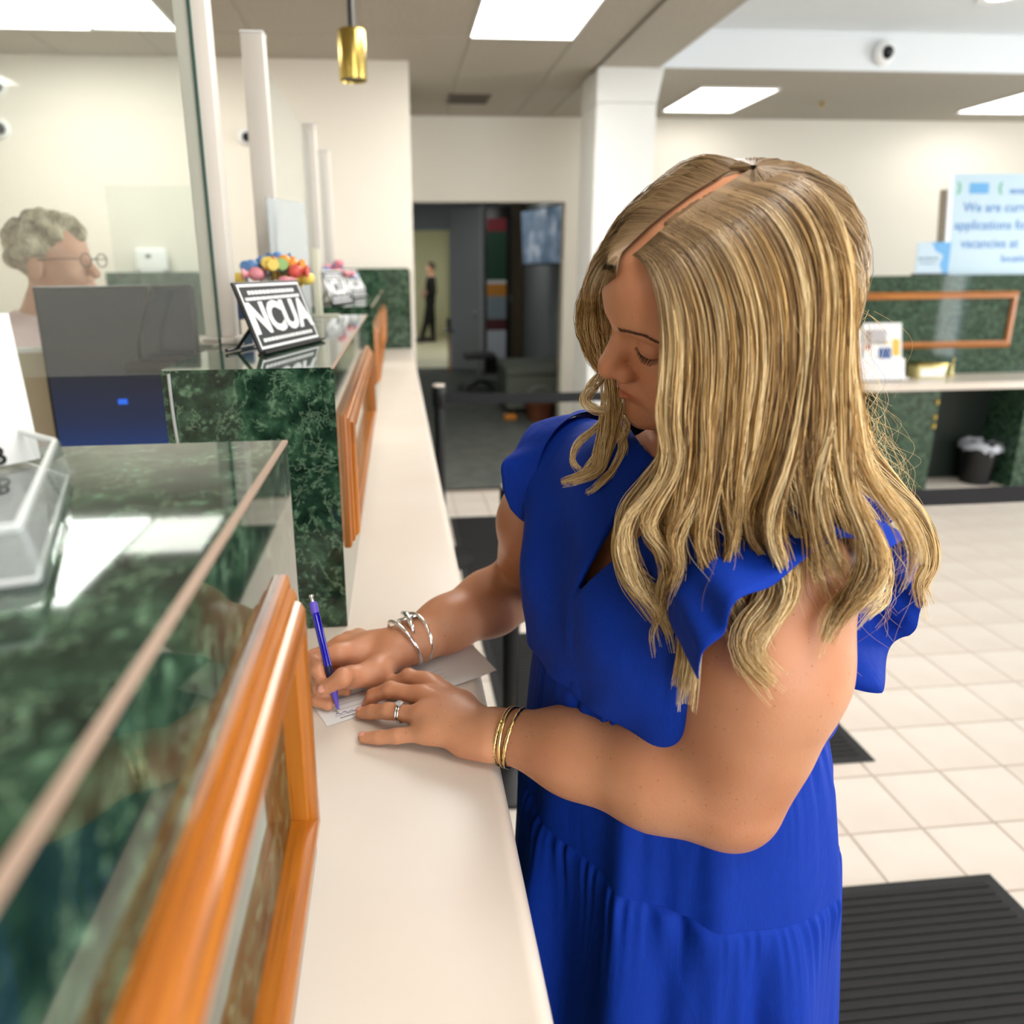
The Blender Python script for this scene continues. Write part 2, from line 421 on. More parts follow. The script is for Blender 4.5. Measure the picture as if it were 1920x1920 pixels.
struct('ceiling', bx(XS, 8.1, 4.86, YF+.1, ZC, ZC+.12), bpy.data.materials['plaster'], label='lower ceiling over the desk')
struct('trim_2', bx(1.296, 1.31, -4, 5.0, ZC-.008, ZC+.004), mat('dark_trim', rgb(120, 112, 100), .6), label='dark joint along the soffit')
struct('ceiling', bx(XS, 8.1, -4.1, 4.875, 2.92, 3.0), FASC, label='raised white tray ceiling')
struct('trim_3', bx(XS, 8.1, 4.846, 4.859, ZC-.002, 2.93), FASC, label='cool white fascia of the tray')
struct('trim_4', bx(XS-.004, XS+.006, -4.1, 4.87, ZC-.002, 2.93), FASC, label='side face of the soffit')
struct('trim_5', bx(XS, 8.1, 4.838, 4.8455, 2.90, 2.921, bev=.003), FASC, label='cornice line of the tray')

# recessed fluorescent panels
def ceiling_light(x0, x1, y0, y1, z, label, dm=None):
    t = thing('ceiling_light', label, 'ceiling light', ((x0+x1)/2, (y0+y1)/2, z), 'recessed light panels')
    bm = NB(); f = .012
    for a in ((x0, x1, y0, y0+f), (x0, x1, y1-f, y1), (x0, x0+f, y0+f, y1-f), (x1-f, x1, y0+f, y1-f)):
        box(bm, *a, z-.004, z+.02)
    obj('frame', bm, WHITE, t)
    obj('diffuser', bx(x0+f, x1-f, y0+f, y1-f, z+.002, z+.012), dm or DIFFUSER, t)
names = {(6, 6): 'lit ceiling panel over the white ledge, nearest the brass lamp', }
for x0, x1, y0, y1 in LAMPS:
    c = ((x0+x1)/2, (y0+y1)/2)
    dm = None
    if x0 > .3 and 1.5 < y0 < 3: lb = 'added ceiling panel straight above the writing hands, unseen, to light them'  # extra unseen panel, added to brighten ledge, hands and cheque
    elif x0 > .3 and y0 > 3: lb = 'bright rectangular ceiling panel above the head of the blonde woman'
    elif x0 < -2.0 and y0 > 3: lb = 'large bright ceiling panel over the teller, leftmost in the picture'
    elif y0 > 3.5: lb = 'smaller bright ceiling panel beside the tall glass post'; dm = DIFFUSER2
    elif x0 > .3: lb = 'lit ceiling panel over the customer side, row behind the camera' if y0 < -2 else 'lit ceiling panel over the customer side, just behind the camera'
    else: lb = 'lit ceiling panel over the teller side, row behind the camera' if y0 < -2 else 'lit ceiling panel over the teller side, just behind the camera'
    ceiling_light(x0, x1, y0, y1, ZC, lb, dm)
ceiling_light(2.17, 2.76, 5.33, 6.10, ZC-.006, 'bright ceiling panel just right of the white column', DIFFUSER3)
ceiling_light(4.64, 5.24, 5.26, 6.03, ZC-.006, 'bright ceiling panel above the leaning notice board', DIFFUSER3)
def downlight(x, y, z, label):
    t = thing('downlight', label, 'ceiling light', (x, y, z), 'round lights in the tray ceiling')
    bm = NB(); lathe(bm, (x, y, z), [(.075, .004), (.078, -.004), (.105, -.010), (.125, -.008), (.13, 0), (.13, .01)], 32); obj('ring', bm, WHITE, t, 50)
    bm = NB(); cyl(bm, (x, y, z-.002), .076, .006, 32); obj('lens', bm, DIFFUSER, t)
downlight(3.40, 4.18, 2.92, 'round recessed light in the white tray ceiling near the dome camera')
for x, y, q in ((3.4, 1.4, 'over the tiles right of the woman'), (6.0, 4.18, 'at the right end of the row above the desk'), (6.0, 1.4, 'over the tiles near the street windows'), (3.4, -1.6, 'behind the camera on the counter side'), (6.0, -1.6, 'behind the camera by the street windows')):
    downlight(x, y, 2.92, 'round recessed tray light '+q)
# air vent in the ceiling of the doorway bay
t = thing('ceiling_vent', 'brown slatted air vent in the ceiling before the doorway', 'vent', (.575, 5.77, ZC))
VENTM = mat('brown_vent_metal', rgb(116, 104, 88), .5)
part_box('frame', VENTM, t, .415, .735, 5.62, 5.93, ZC-.006, ZC+.004, bev=.003)
for k in range(7): part_box('slat', mat('dark_vent_slat', rgb(84, 74, 62), .6) if k == 0 else bpy.data.materials['dark_vent_slat'], t, .432, .718, 5.645+k*.04, 5.668+k*.04, ZC-.010, ZC-.004)
# sprinkler
t = thing('sprinkler', 'small sprinkler head in the lower ceiling right of centre', 'sprinkler', (3.32, 5.75, ZC))
bm = NB(); lathe(bm, (3.32, 5.75, ZC), [(.03, 0), (.03, -.004), (.012, -.008), (.012, -.03)], 16); obj('body', bm, BRASS, t, 40)
bm = NB(); cyl(bm, (3.32, 5.75, ZC-.036), .02, .004, 16); obj('deflector', bm, BRASS, t)

# hall beyond the doorway
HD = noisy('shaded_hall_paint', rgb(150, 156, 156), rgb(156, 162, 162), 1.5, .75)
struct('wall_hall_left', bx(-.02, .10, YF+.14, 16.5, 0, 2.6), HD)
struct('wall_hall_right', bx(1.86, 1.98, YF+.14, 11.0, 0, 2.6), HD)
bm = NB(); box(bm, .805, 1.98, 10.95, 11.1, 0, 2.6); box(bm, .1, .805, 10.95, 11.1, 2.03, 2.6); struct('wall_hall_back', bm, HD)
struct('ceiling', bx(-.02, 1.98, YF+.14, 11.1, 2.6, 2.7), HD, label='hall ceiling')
YEL = noisy('pale_yellow_paint', rgb(222, 220, 184), rgb(226, 224, 190), 1.0, .7)
struct('floor', bx(-.1, 3.0, 11.0, 16.6, -.05, .004), noisy('pale_vinyl', rgb(214, 208, 180), rgb(206, 200, 172), 3, .4), label='pale floor of the far room')
struct('wall_room_back', bx(-.1, 3.0, 16.5, 16.6, 0, 2.7), YEL)
struct('wall_room_right', bx(1.12, 1.22, 13.3, 16.5, 0, 2.7), YEL)
struct('ceiling', bx(-.1, 3.0, 11.1, 16.6, 2.6, 2.7), WALL, label='far room ceiling')
ceiling_light(.9, 1.5, 8.9, 9.5, 2.594, 'added unseen ceiling panel to brighten the hall beyond the doorway', glow('dim_hall_diffuser', (1, .98, .95, 1), 7.0))  # unseen panel added to lift the dim hall
ceiling_light(.3, .9, 13.2, 14.4, 2.594, 'lit ceiling panel of the pale room at the end of the hall')
struct('baseboard_hall', bx(.805, 1.855, 10.93, 10.955, 0, .1), WHITE)
# ------------------------------------------------------------------ teller line
XM, ZT, ZL = -.086, 1.355, .98
XB = -.306
def bullnose_slab(bm, x0, x1, y0, y1, z0, z1, r):
    """slab whose +x edge is half round"""
    pts = [(x0, z0), (x1-r, z0)]
    zc = (z0+z1)/2; h = (z1-z0)/2
    for k in range(1, 12):
        a = -PI/2+PI*k/12; pts.append((x1-r+r*math.cos(a), zc+h*math.sin(a)))
    pts += [(x1-r, z1), (x0, z1)]
    M = basis((0, y1, 0), (1, 0, 0), (0, 0, 1), (0, -1, 0)); prism(bm, pts, M, y1-y0)
bm = NB(); bullnose_slab(bm, -.44, .0945, -.6, 4.70, ZL-.045, ZL, .016)
t = thing('teller_counter', 'long teller counter with a cream laminate writing ledge on a green base', 'counter', (-.2, 2, 0))
obj('writing_ledge', bm, LAM, t, 35)
obj('panel', bx(-.42, .015, -.6, 4.70, 0, ZL-.045), MARBLE, t)
part_box('kick_strip', BLACKM, t, .015, .022, -.6, 4.70, .0, .10)

def mould_frame(name, a0, a1, z0, z1, base, M, t, w=.034):
    """mitred picture-rail frame: a runs along M's x, z along M's y, projection along M's z; four rails as parts"""
    prof = [(0, 0), (0, .004), (.002, .0062), (.0050, .0070), (.0068, .0056), (.0080, .0100), (.0110, .0118), (.0135, .0108), (.0150, .0150), (.0180, .0178), (.023, .0185), (w-.006, .0185), (w-.003, .017), (w-.002, .012), (w, .011), (w, 0)]
    cs = [(a0, z0), (a1, z0), (a1, z1), (a0, z1)]; inn = [(1, 1), (-1, 1), (-1, -1), (1, -1)]
    horiz_axis = 'y' if abs(M.col[0][1]) > .5 else 'x'
    for k in range(4):
        j = (k+1) % 4; bm = NB(); A = []; Bq = []
        for u, h in prof:
            A.append(bm.verts.new(M @ Vector((cs[k][0]+inn[k][0]*u, cs[k][1]+inn[k][1]*u, h))))
            Bq.append(bm.verts.new(M @ Vector((cs[j][0]+inn[j][0]*u, cs[j][1]+inn[j][1]*u, h))))
        n = len(prof)
        for q in range(n-1): bm.faces.new((A[q], A[q+1], Bq[q+1], Bq[q]))
        bm.faces.new(A[::-1]); bm.faces.new(Bq)
        obj(name, bm, WOOD[horiz_axis] if k % 2 == 0 else WOOD['z'], t, 38)
def teller_screen(y0, y1, label, frame_rng, group):
    """low marble screen wall on the ledge: core, front sheet, top sheet, tan edge strip and oak frame"""
    t = thing('marble_screen', label, 'counter screen', ((XM+XB)/2, (y0+y1)/2, ZL), group)
    obj('body', bx(XB, XM-.004, y0, y1, ZL+.0005, ZT-.002), MARBLE, t)
    obj('front_sheet', bx(XM-.004, XM, y0, y1, ZL+.0005, ZT-.0025), MARBLE, t)
    obj('top_sheet', bx(XB-.002, XM-.0035, y0, y1, ZT-.002, ZT+.001), MARBLE, t)
    obj('edge_strip', bx(XM-.0035, XM+.0004, y0, y1+.0003, ZT-.0012, ZT+.001), TRIMEDGE, t)
    M = basis((XM, 0, 0), (0, 1, 0), (0, 0, 1), (1, 0, 0))
    f = thing('wall_frame', 'honey oak moulding frame fixed to the ' + label, 'frame', (XM, sum(frame_rng)/2, 1.07), 'oak frames on the marble screens')
    mould_frame('rail', frame_rng[0], frame_rng[1], 1.07, 1.277, XM, M, f)
    return t
G = 'green marble screens of the teller line'
teller_screen(-.55, .535, 'nearest green marble screen, cut by the left edge of the picture', (-.28, .466), G)
teller_screen(.95, 2.09, 'green marble screen under the black and white sign', (1.03, 2.0), G)
teller_screen(2.56, 3.72, 'third green marble screen from the front', (2.62, 3.62), G)
teller_screen(4.02, 4.62, 'farthest low green marble screen beside the tall end panel', (4.06, 4.5), G)
for o in COL.objects:
    if o.name.startswith('wall_frame'): o['label'] = {'.001': 'second oak frame, on the screen under the black and white sign', '.002': 'third oak frame from the front along the ledge', '.003': 'farthest small oak frame along the ledge'}.get(o.name[10:], 'nearest honey oak frame, in the foreground beside the writing hands')
# cable bead down the near face of the second screen
bm = NB(); tube(bm, spline([(-.296, .948, 1.352), (-.2955, .947, 1.30), (-.292, .947, 1.22), (-.288, .947, 1.10), (-.289, .947, .985)], 16), .0022, 8)
solo('cord', bm, mat('grey_cord', rgb(168, 172, 168), .5), 'thin grey cord hanging down the end of a green marble screen', 'cord', smooth=180)
# tall end panel
t = thing('end_panel', 'tall green marble panel closing the far end of the teller line', 'panel', (-.13, 4.76, 0))
bm = NB()
pts = [(-.36, 0), (.088, 0), (.088, 1.465), (.083, 1.479), (.070, 1.486), (-.36, 1.486)]
prism(bm, pts, basis((0, 4.785, 0), (1, 0, 0), (0, 0, 1), (0, -1, 0)), .045); obj('sheet', bm, MARBLE, t)
part_box('edge_strip', TRIMEDGE, t, .088, .091, 4.742, 4.784, .0, 1.465)
t = thing('back_panel', 'low green marble panel on the teller back wall behind the monitor', 'panel', (-1.45, 4.72, 0))
bm = NB(); pts = [(-1.78, 0), (-1.19, 0), (-1.19, 1.42), (-1.2, 1.455), (-1.235, 1.475), (-1.78, 1.475)]
prism(bm, pts, basis((0, 4.78, 0), (1, 0, 0), (0, 0, 1), (0, -1, 0)), .06); obj('sheet', bm, MARBLE, t)
part_box('shelf', LAM, t, -1.78, -1.19, 4.4, 4.72, 1.05, 1.08)

# glass posts and panes
def post(y, label):
    t = thing('glass_post', label, 'post', (-.308, y, ZT+.001), 'almond posts of the teller glass')
    z0, z1 = ZT+.001, 2.0
    obj('upright', bx(-.333, -.283, y-.022, y+.022, z0+.012, z1, bev=.003), POST, t, 30)
    obj('foot', bx(-.338, -.278, y-.028, y+.028, z0, z0+.012, bev=.002), POST, t, 30)
    obj('cap', bx(-.334, -.282, y-.023, y+.023, z1, z1+.004), WHITE, t)
post(1.31, 'nearest tall almond post, at the edge of the teller glass')
post(1.86, 'almond post behind the black and white sign')
post(2.92, 'slim almond post, third from the front')
post(3.52, 'farthest almond post of the glass line')
def pane(name, bm, label, cat='glass', edges=None):
    t = thing(name, label, cat, tuple(sum((v.co for v in bm.verts), Vector())/len(bm.verts)))
    obj('pane', bm, GLASS if edges else GLASS2, t)
    if edges: obj('polished_edge', edges, GLASSEDGE, t)
    return t
e_ = bx(-.3098, -.3056, 1.282, 1.288, 1.306, 1.358); box(e_, -.3098, -.3056, 1.282, 1.288, 1.358, 2.3)
pane('glass_screen', bx(-1.35, -.310, 1.282, 1.288, 1.306, 2.3), 'large clear glass screen in front of the seated teller', edges=e_)
for a, b_, lb in ((1.885, 2.895, 'clear glass pane between second and third post'), (2.945, 3.495, 'clear glass pane between the two farthest posts')):
    pane('glass_screen', bx(-.311, -.305, a, b_, ZT+.003, 1.96), lb)
pane('glass_divider', bx(-.93, -.655, 2.55, 2.556, .7455, 1.75), 'small greenish glass divider between the teller places')
t = thing('divider_post', 'small cream post beside the bouquet on the marble screen', 'post', (-.216, 2.04, ZT+.001))
part_box('upright', mat('cream_metal', rgb(226, 222, 200), .5), t, -.226, -.206, 2.03, 2.05, ZT+.001, 1.535, bev=.002)
part_box('foot', bpy.data.materials['cream_metal'], t, -.27, -.16, 2.028, 2.052, ZT+.001, ZT+.006, bev=.002)

# the sign with the four white letters
def print_lines(bm, M, w, z, h, rng, gap=.35):
    """a row of small dashes standing for one line of fine print too small to read"""
    x = -w/2
    while x < w/2:
        l = min(rng.uniform(.004, .012), w/2-x)
        if l < .0015: break
        box(bm, x, x+l, z-h/2, z+h/2, 0, .0004, M=M); x += l+h*gap
def sign_plate(bl, br, hgt, lean, label, group, letters=True):
    bl, br = Vector(bl), Vector(br); d = (br-bl).normalized(); n = Vector((d.y, -d.x, 0)).normalized(); wd = (br-bl).length
    up = Vector((0, 0, 1))*math.cos(lean)-n*math.sin(lean)
    nn = d.cross(up); nn = nn if nn.dot(n) > 0 else -nn
    M = basis(bl+d*wd/2+up*hgt/2+Vector((0, 0, .004)), d, up, nn)
    t = thing('counter_sign', label, 'sign', tuple(bl+d*wd/2), group)
    bm = NB(); box(bm, -wd/2, wd/2, -hgt/2, hgt/2, -.004, 0, bev=.0012, M=M); obj('backing', bm, BLACK, t, 40)
    bm = NB(); w2, h2 = wd/2-.007, hgt/2-.004; f = .0042
    for a in ((-w2, w2, h2-f, h2), (-w2, w2, -h2, -h2+f), (-w2, -w2+f, -h2+f, h2-f), (w2-f, w2, -h2+f, h2-f)): box(bm, a[0], a[1], a[2], a[3], .0002, .0006, M=M)
    obj('white_border', bm, WHITE, t)
    bm = NB(); box(bm, -w2+f, w2-f, -h2+f, h2-f, .0001, .0003, M=M); obj('face', bm, DARK, t)
    rng = random.Random(5)
    bm = NB(); print_lines(bm, M @ Matrix.Translation((0, 0, .0003)), wd*.72, hgt*.34, hgt*.055, rng); print_lines(bm, M @ Matrix.Translation((0, 0, .0003)), wd*.84, hgt*.25, hgt*.045, rng)
    print_lines(bm, M @ Matrix.Translation((0, 0, .0003)), wd*.80, -hgt*.345, hgt*.05, rng); obj('fine_print', bm, WHITE, t)['kind'] = 'stuff'
    text_mesh('NCUA', hgt*.60, M @ Matrix.Translation((0, -hgt*.05, .0006)), WHITE, 'lettering', t, .0003, hgt*.026, 1.12)
    bm = NB()
    box(bm, -wd/2, wd/2, -hgt/2-.004, -hgt/2, -.006, .008, M=M)
    obj('lip', bm, BLACK, t)
    bm = NB(); P = [bl+d*wd*.5+up*hgt*.5-n*.003, bl+d*wd*.5-n*.075+Vector((0, 0, .0035))]
    for s in (.25, .75):
        tube(bm, [bl+d*wd*s+up*hgt*.55-n*.006, bl+d*wd*s-n*.07+Vector((0, 0, .004))], .003, 6)
    tube(bm, [bl+d*wd*.1-n*.07+Vector((0, 0, .004)), bl+d*wd*.9-n*.07+Vector((0, 0, .004))], .003, 6)
    obj('easel_leg', bm, BLACK, t, 60)
    return t
GS = 'counter signs with four white letters'
sign_plate((-.206, 1.102, ZT+.001), (-.139, 1.322, ZT+.001), .110, math.radians(20), 'sharp black and white sign lettered NCUA standing beside the nearest post', GS)
sign_plate((-.225, 2.64, ZT+.001), (-.17, 2.87, ZT+.001), .13, math.radians(20), 'blurred black and white sign behind the small cream post', GS)
sign_plate((-.19, 3.25, ZT+.001), (-.14, 3.47, ZT+.001), .13, math.radians(20), 'farthest blurred black and white sign, by the tall end panel', GS)

# candy bouquets in glass vases
CAND = [mat('candy_'+n, rgb(*c), .35) for n, c in (('coral', (222, 96, 86)), ('pink', (232, 150, 160)), ('orange', (236, 152, 60)), ('blue', (96, 140, 196)), ('pale_blue', (176, 200, 226)), ('green', (150, 190, 110)), ('yellow', (236, 206, 96)))]
VASE = clear_mat('vase_glass', (.92, .94, .93, 1), .12, .25)
def bouquet(c, n, spread, label, seed):
    rng = random.Random(seed)
    t = thing('candy_bouquet', label, 'bouquet', c, 'candy bouquets on the teller line')
    bm = NB(); lathe(bm, c, [(.030, 0), (.034, .004), (.030, .03), (.033, .075), (.038, .085), (.036, .085), (.031, .075), (.028, .03), (.028, .006), (0, .006)], 20); obj('vase', bm, VASE, t, 50)
    bm = NB(); hub = Vector(c)+Vector((0, 0, .02)); stems = NB(); heads = []
    for k in range(n):
        a = 2*PI*k/n*2.4+rng.uniform(-.3, .3); r = spread*(.25+.75*((k % 5)/4))
        tip = Vector(c)+Vector((r*math.cos(a), r*.8*math.sin(a), .105+.045*(1-r/spread)+rng.uniform(-.008, .012)))
        tube(stems, spline([hub, (hub+tip)/2+Vector((0, 0, .012)), tip], 5), .0016, 5); heads.append((tip, rng.choice(CAND)))
    obj('stem', stems, mat('paper_stick', rgb(120, 96, 70), .7) if 'paper_stick' not in bpy.data.materials else bpy.data.materials['paper_stick'], t, 60)
    for tip, m_ in heads:
        bm = NB(); ell(bm, tip, (.016, .016, .014), 12, 8)
        for s in (-1, 1):     # twisted wrapper ends
            cyl(bm, (0, 0, 0), .004, .014, 8, r2=.012, M=Matrix.Translation(tip) @ Matrix.Rotation(rng.uniform(0, 3), 4, 'Z') @ Matrix.Rotation(s*PI/2, 4, 'Y') @ Matrix.Translation((0, 0, .013)))
        obj('wrapped_candy', bm, m_, t, 50)
bouquet((-.252, 1.58, ZT+.001), 19, .078, 'bright candy bouquet in a glass vase behind the sign', 3)
bouquet((-.24, 3.02, ZT+.001), 11, .07, 'blurred candy bouquet behind the farther signs', 8)
t = thing('sign_holder', 'clear upright acrylic sign holder over the candy bouquet', 'sign holder', (-.245, 1.765, ZT+.001))
M = basis((-.245, 1.765, 1.51), Vector((.08, .2, 0)).normalized(), (0, 0, 1))
bm = NB(); box(bm, -.085, .085, -.1455, .125, -.002, .002, M=M); obj('sheet', bm, clear_mat('smoky_acrylic', (.80, .83, .85, 1), .10, .35), t)
bm = NB(); box(bm, -.085, .085, -.154, -.146, -.03, .03, M=M); obj('base', bm, ACRYL, t)
t = thing('name_screen', 'small blue panel beside the bouquet behind the sign', 'panel', (-.40, 1.9, ZL))
part_box('panel', mat('slate_blue', rgb(86, 108, 150), .5), t, -.455, -.37, 1.885, 1.90, 1.36, 1.465, bev=.003)
part_box('stand', BLACK, t, -.42, -.40, 1.885, 1.90, ZL+.008, 1.36)
part_box('base', BLACK, t, -.435, -.36, 1.84, 1.94, ZL+.0005, ZL+.009, bev=.003)

# teller desk, monitor, microphone
t = thing('teller_desk', 'tan teller desk behind the marble screens', 'desk', (-.75, 1.6, 0))
TAN = noisy('tan_laminate', rgb(190, 176, 150), rgb(184, 170, 144), 5, .45)
part_box('top', TAN, t, -1.15, -.445, .95, 1.82, .71, .745, bev=.004)
part_box('side_top', TAN, t, -.66, -.445, 1.82, 2.62, .71, .745, bev=.004)
part_box('side_panel', TAN, t, -1.15, -1.11, .95, 1.78, 0, .71)
part_box('side_panel', TAN, t, -.48, -.445, .95, 2.5, 0, .71)
t = thing('desk_screen', 'tan desk screen with a pale cap left of the teller monitor', 'screen', (-.83, 1.80, .745))
part_box('panel', TAN, t, -1.06, -.62, 1.775, 1.792, .7455, 1.297)
part_box('cap', WHITE, t, -1.063, -.617, 1.771, 1.796, 1.297, 1.308, bev=.002)
def monitor(c, wd, ht, rz, label, screen):
    M = Matrix.Translation(c) @ Matrix.Rotation(rz, 4, 'Z')
    t = thing('monitor', label, 'monitor', c)
    h0 = .10
    bm = NB(); box(bm, -wd/2, wd/2, -.012, .014, h0, h0+ht, bev=.004, M=M); obj('housing', bm, BLACK, t, 40)
    bm = NB(); box(bm, -wd/2+.008, wd/2-.008, -.0135, -.0118, h0+.012, h0+ht-.008, M=M); obj('screen', bm, screen, t)
    bm = NB(); box(bm, -.03, .03, .014, .03, .01, h0+ht*.5, bev=.004, M=M); obj('neck', bm, BLACK, t, 40)
    bm = NB(); box(bm, -.1, .1, -.06, .06, 0, .012, bev=.004, M=M); obj('foot', bm, BLACK, t, 40)
    return t, M, h0
SCR = mat('dark_blue_screen', rgb(14, 26, 44), .12, spec=.7); N, L, b = nodes(SCR)
tc = N.new('ShaderNodeTexCoord'); sx = N.new('ShaderNodeSeparateXYZ'); L.new(tc.outputs['Generated'], sx.inputs[0])
r = ramp(N, [(0, rgb(16, 66, 140)), (.25, rgb(12, 40, 84)), (.6, rgb(14, 18, 22))]); L.new(sx.outputs['Z'], r.inputs[0])
L.new(r.outputs[0], b.inputs['Emission Color']); b.inputs['Emission Strength'].default_value = .55
t, M, h0 = monitor((-.625, 1.70, .935), .335, .415, math.radians(3), 'dark screen monitor that hides the lower face of the seated teller', SCR)
bm = NB(); box(bm, -.155, .03, -.0142, -.0134, h0+.015, h0+.026, M=M); obj('taskbar', bm, glow('taskbar_glow', rgb(112, 150, 180), .6), t)
bm = NB(); box(bm, -.02, .0, -.0142, -.0134, h0+.15, h0+.162, M=M); obj('window_icon', bm, glow('icon_glow', rgb(40, 100, 220), .8), t)
t = thing('monitor_riser', 'black riser under the teller monitor', 'riser', (-.63, 1.71, .745))
part_box('top', BLACK, t, -.78, -.47, 1.63, 1.768, .920, .935, bev=.003)
part_box('leg', BLACK, t, -.78, -.765, 1.63, 1.768, .7455, .92); part_box('leg', BLACK, t, -.485, -.47, 1.63, 1.768, .7455, .92)
t = thing('microphone', 'black gooseneck microphone before the teller monitor', 'microphone', (-.52, 1.6, .745))
part_box('stand', BLACK, t, -.50, -.475, 1.57, 1.61, .7455, 1.27, bev=.004)
part_box('base', BLACK, t, -.58, -.47, 1.565, 1.655, 1.27, 1.295, bev=.006)
bm = NB(); tube(bm, spline([(-.556, 1.6, 1.29), (-.553, 1.6, 1.335), (-.542, 1.6, 1.37), (-.524, 1.6, 1.425)], 14), .004, 8); obj('gooseneck', bm, BLACK, t, 180)
bm = NB(); tube(bm, [(-.527, 1.6, 1.415), (-.524, 1.6, 1.425), (-.520, 1.6, 1.44), (-.518, 1.6, 1.448)], [.004, .007, .007, .003], 10); obj('capsule', bm, DARK, t, 180)
# payment terminal and cup on the back panel shelf
t = thing('phone_box', 'white desk device on the green back panel behind the teller', 'device', (-1.5, 4.74, 1.476))
part_box('body', WHITE, t, -1.60, -1.41, 4.725, 4.775, 1.4755, 1.62, bev=.02, seg=3)
part_box('camera_dot', DARK, t, -1.53, -1.50, 4.722, 4.726, 1.56, 1.58)
part_box('foot', WHITE, t, -1.57, -1.44, 4.725, 4.778, 1.4752, 1.482)
def dome_camera(c, nrm, label, r=.055):
    n = Vector(nrm).normalized(); q = n.to_track_quat('Z', 'Y').to_matrix().to_4x4(); M = Matrix.Translation(c) @ q
    t = thing('dome_camera', label, 'camera', c)
    bm = NB(); lathe(bm, (0, 0, 0), [(r, 0), (r*1.02, .012), (r*.9, .03), (r*.62, .042), (r*.55, .036)], 24, M=M); obj('housing', bm, WHITE, t, 50)
    bm = NB(); ell(bm, (0, 0, .03), (r*.55, r*.55, r*.6), 18, 12, M=M); obj('dome', bm, mat('smoked_dome', rgb(12, 14, 20), .08) if 'smoked_dome' not in bpy.data.materials else bpy.data.materials['smoked_dome'], t, 180)
dome_camera((-.885, YB, 2.265), (.35, -1, -.15), 'small dome camera on the wall left of the second post', .05)
dome_camera((-2.28, YB, 2.53), (.35, -1, -.15), 'white dome camera at the left edge, upper of two', .06)
dome_camera((-2.30, YB, 2.30), (.35, -1, -.15), 'white dome camera at the left edge, lower of two', .06)
dome_camera((3.17, 4.846, 2.80), (.25, -1, -.05), 'white dome camera on the pale fascia above the lower ceiling', .075)

# brass spot lamp hanging from the soffit
c = Vector((-.128, 2.79, 2.122))
t = thing('spot_lamp', 'brass cylinder spot lamp on a black stem under the ceiling', 'lamp', (c.x, c.y, ZC))
bm = NB(); lathe(bm, c, [(.044, .012), (.047, 0), (.0475, .01), (.048, .012), (.048, .150), (.046, .158), (.020, .162), (0, .162)], 32); obj('shade', bm, BRASS, t, 40)
bm = NB(); lathe(bm, c, [(.0, .06), (.03, .05), (.044, .006)], 32); obj('reflector', bm, BLACK, t, 60)
bm = NB(); cyl(bm, (c.x, c.y, c.z+.16), .011, 2.665-c.z-.16, 14); obj('stem', bm, BLACK, t, 40)
bm = NB(); box(bm, c.x-.025, c.x+.025, c.y-.10, c.y+.10, 2.665, ZC-.0003, bev=.003); obj('mount', bm, BLACK, t, 40)

# clear brochure holder with a white card on the nearest screen
t = thing('brochure_holder', 'clear acrylic brochure holder with a white card on the nearest marble top', 'holder', (-.22, .37, ZT+.001))
A = [Vector(p) for p in ((-.150, .285, 0), (-.204, .44, 0), (-.262, .492, 0), (-.30, .46, 0), (-.30, .25, 0))]
z0 = ZT+.0015
def plate(bm, pts, d):
    n = (pts[1]-pts[0]).cross(pts[2]-pts[0]).normalized()*d
    a = [bm.verts.new(p) for p in pts]; b_ = [bm.verts.new(p+n) for p in pts]; k = len(pts)
    bm.faces.new(a[::-1]); bm.faces.new(b_)
    for i in range(k): bm.faces.new((a[i], a[(i+1) % k], b_[(i+1) % k], b_[i]))
bm = NB(); plate(bm, [p+Vector((0, 0, z0)) for p in A], .003); obj('base', bm, ACRYL, t)
bm = NB()
for p, q, h in ((A[0], A[1], .024), (A[1], A[2], .024), (A[0], A[4], .024)):
    plate(bm, [p+Vector((0, 0, z0+.003)), q+Vector((0, 0, z0+.003)), q+Vector((-.004, 0, z0+h)), p+Vector((-.004, 0, z0+h))], .0025)
obj('side_wall', bm, ACRYL, t)
bm = NB()
for p, q in ((A[0], A[1]), (A[1], A[2]), (A[0], A[4])):
    tube(bm, [p+Vector((-.004, 0, z0+.025)), q+Vector((-.004, 0, z0+.025))], .0018, 6)
    tube(bm, [p+Vector((0, 0, z0+.002)), q+Vector((0, 0, z0+.002))], .0014, 6)
obj('bright_edge', bm, ACRYEDGE, t, 60)
bm = NB(); plate(bm, [Vector(p) for p in ((-.235, .475, z0+.006), (-.300, .40, z0+.006), (-.318, .42, 1.455), (-.2475, .49, 1.455))], .002); obj('card', bm, PAPER, t)
n_ = Vector((-.065, -.075, 0)).normalized(); up = Vector((-.0125, .015, .10)).normalized()
M = basis(Vector((-.2445, .4665, 1.372))+Vector((.0012, -.0008, .0006)), -n_, up)
text_mesh('B', .016, M @ Matrix.Translation((-.012, -.004, 0)), BLACK, 'lettering', t, .0003, .0003)
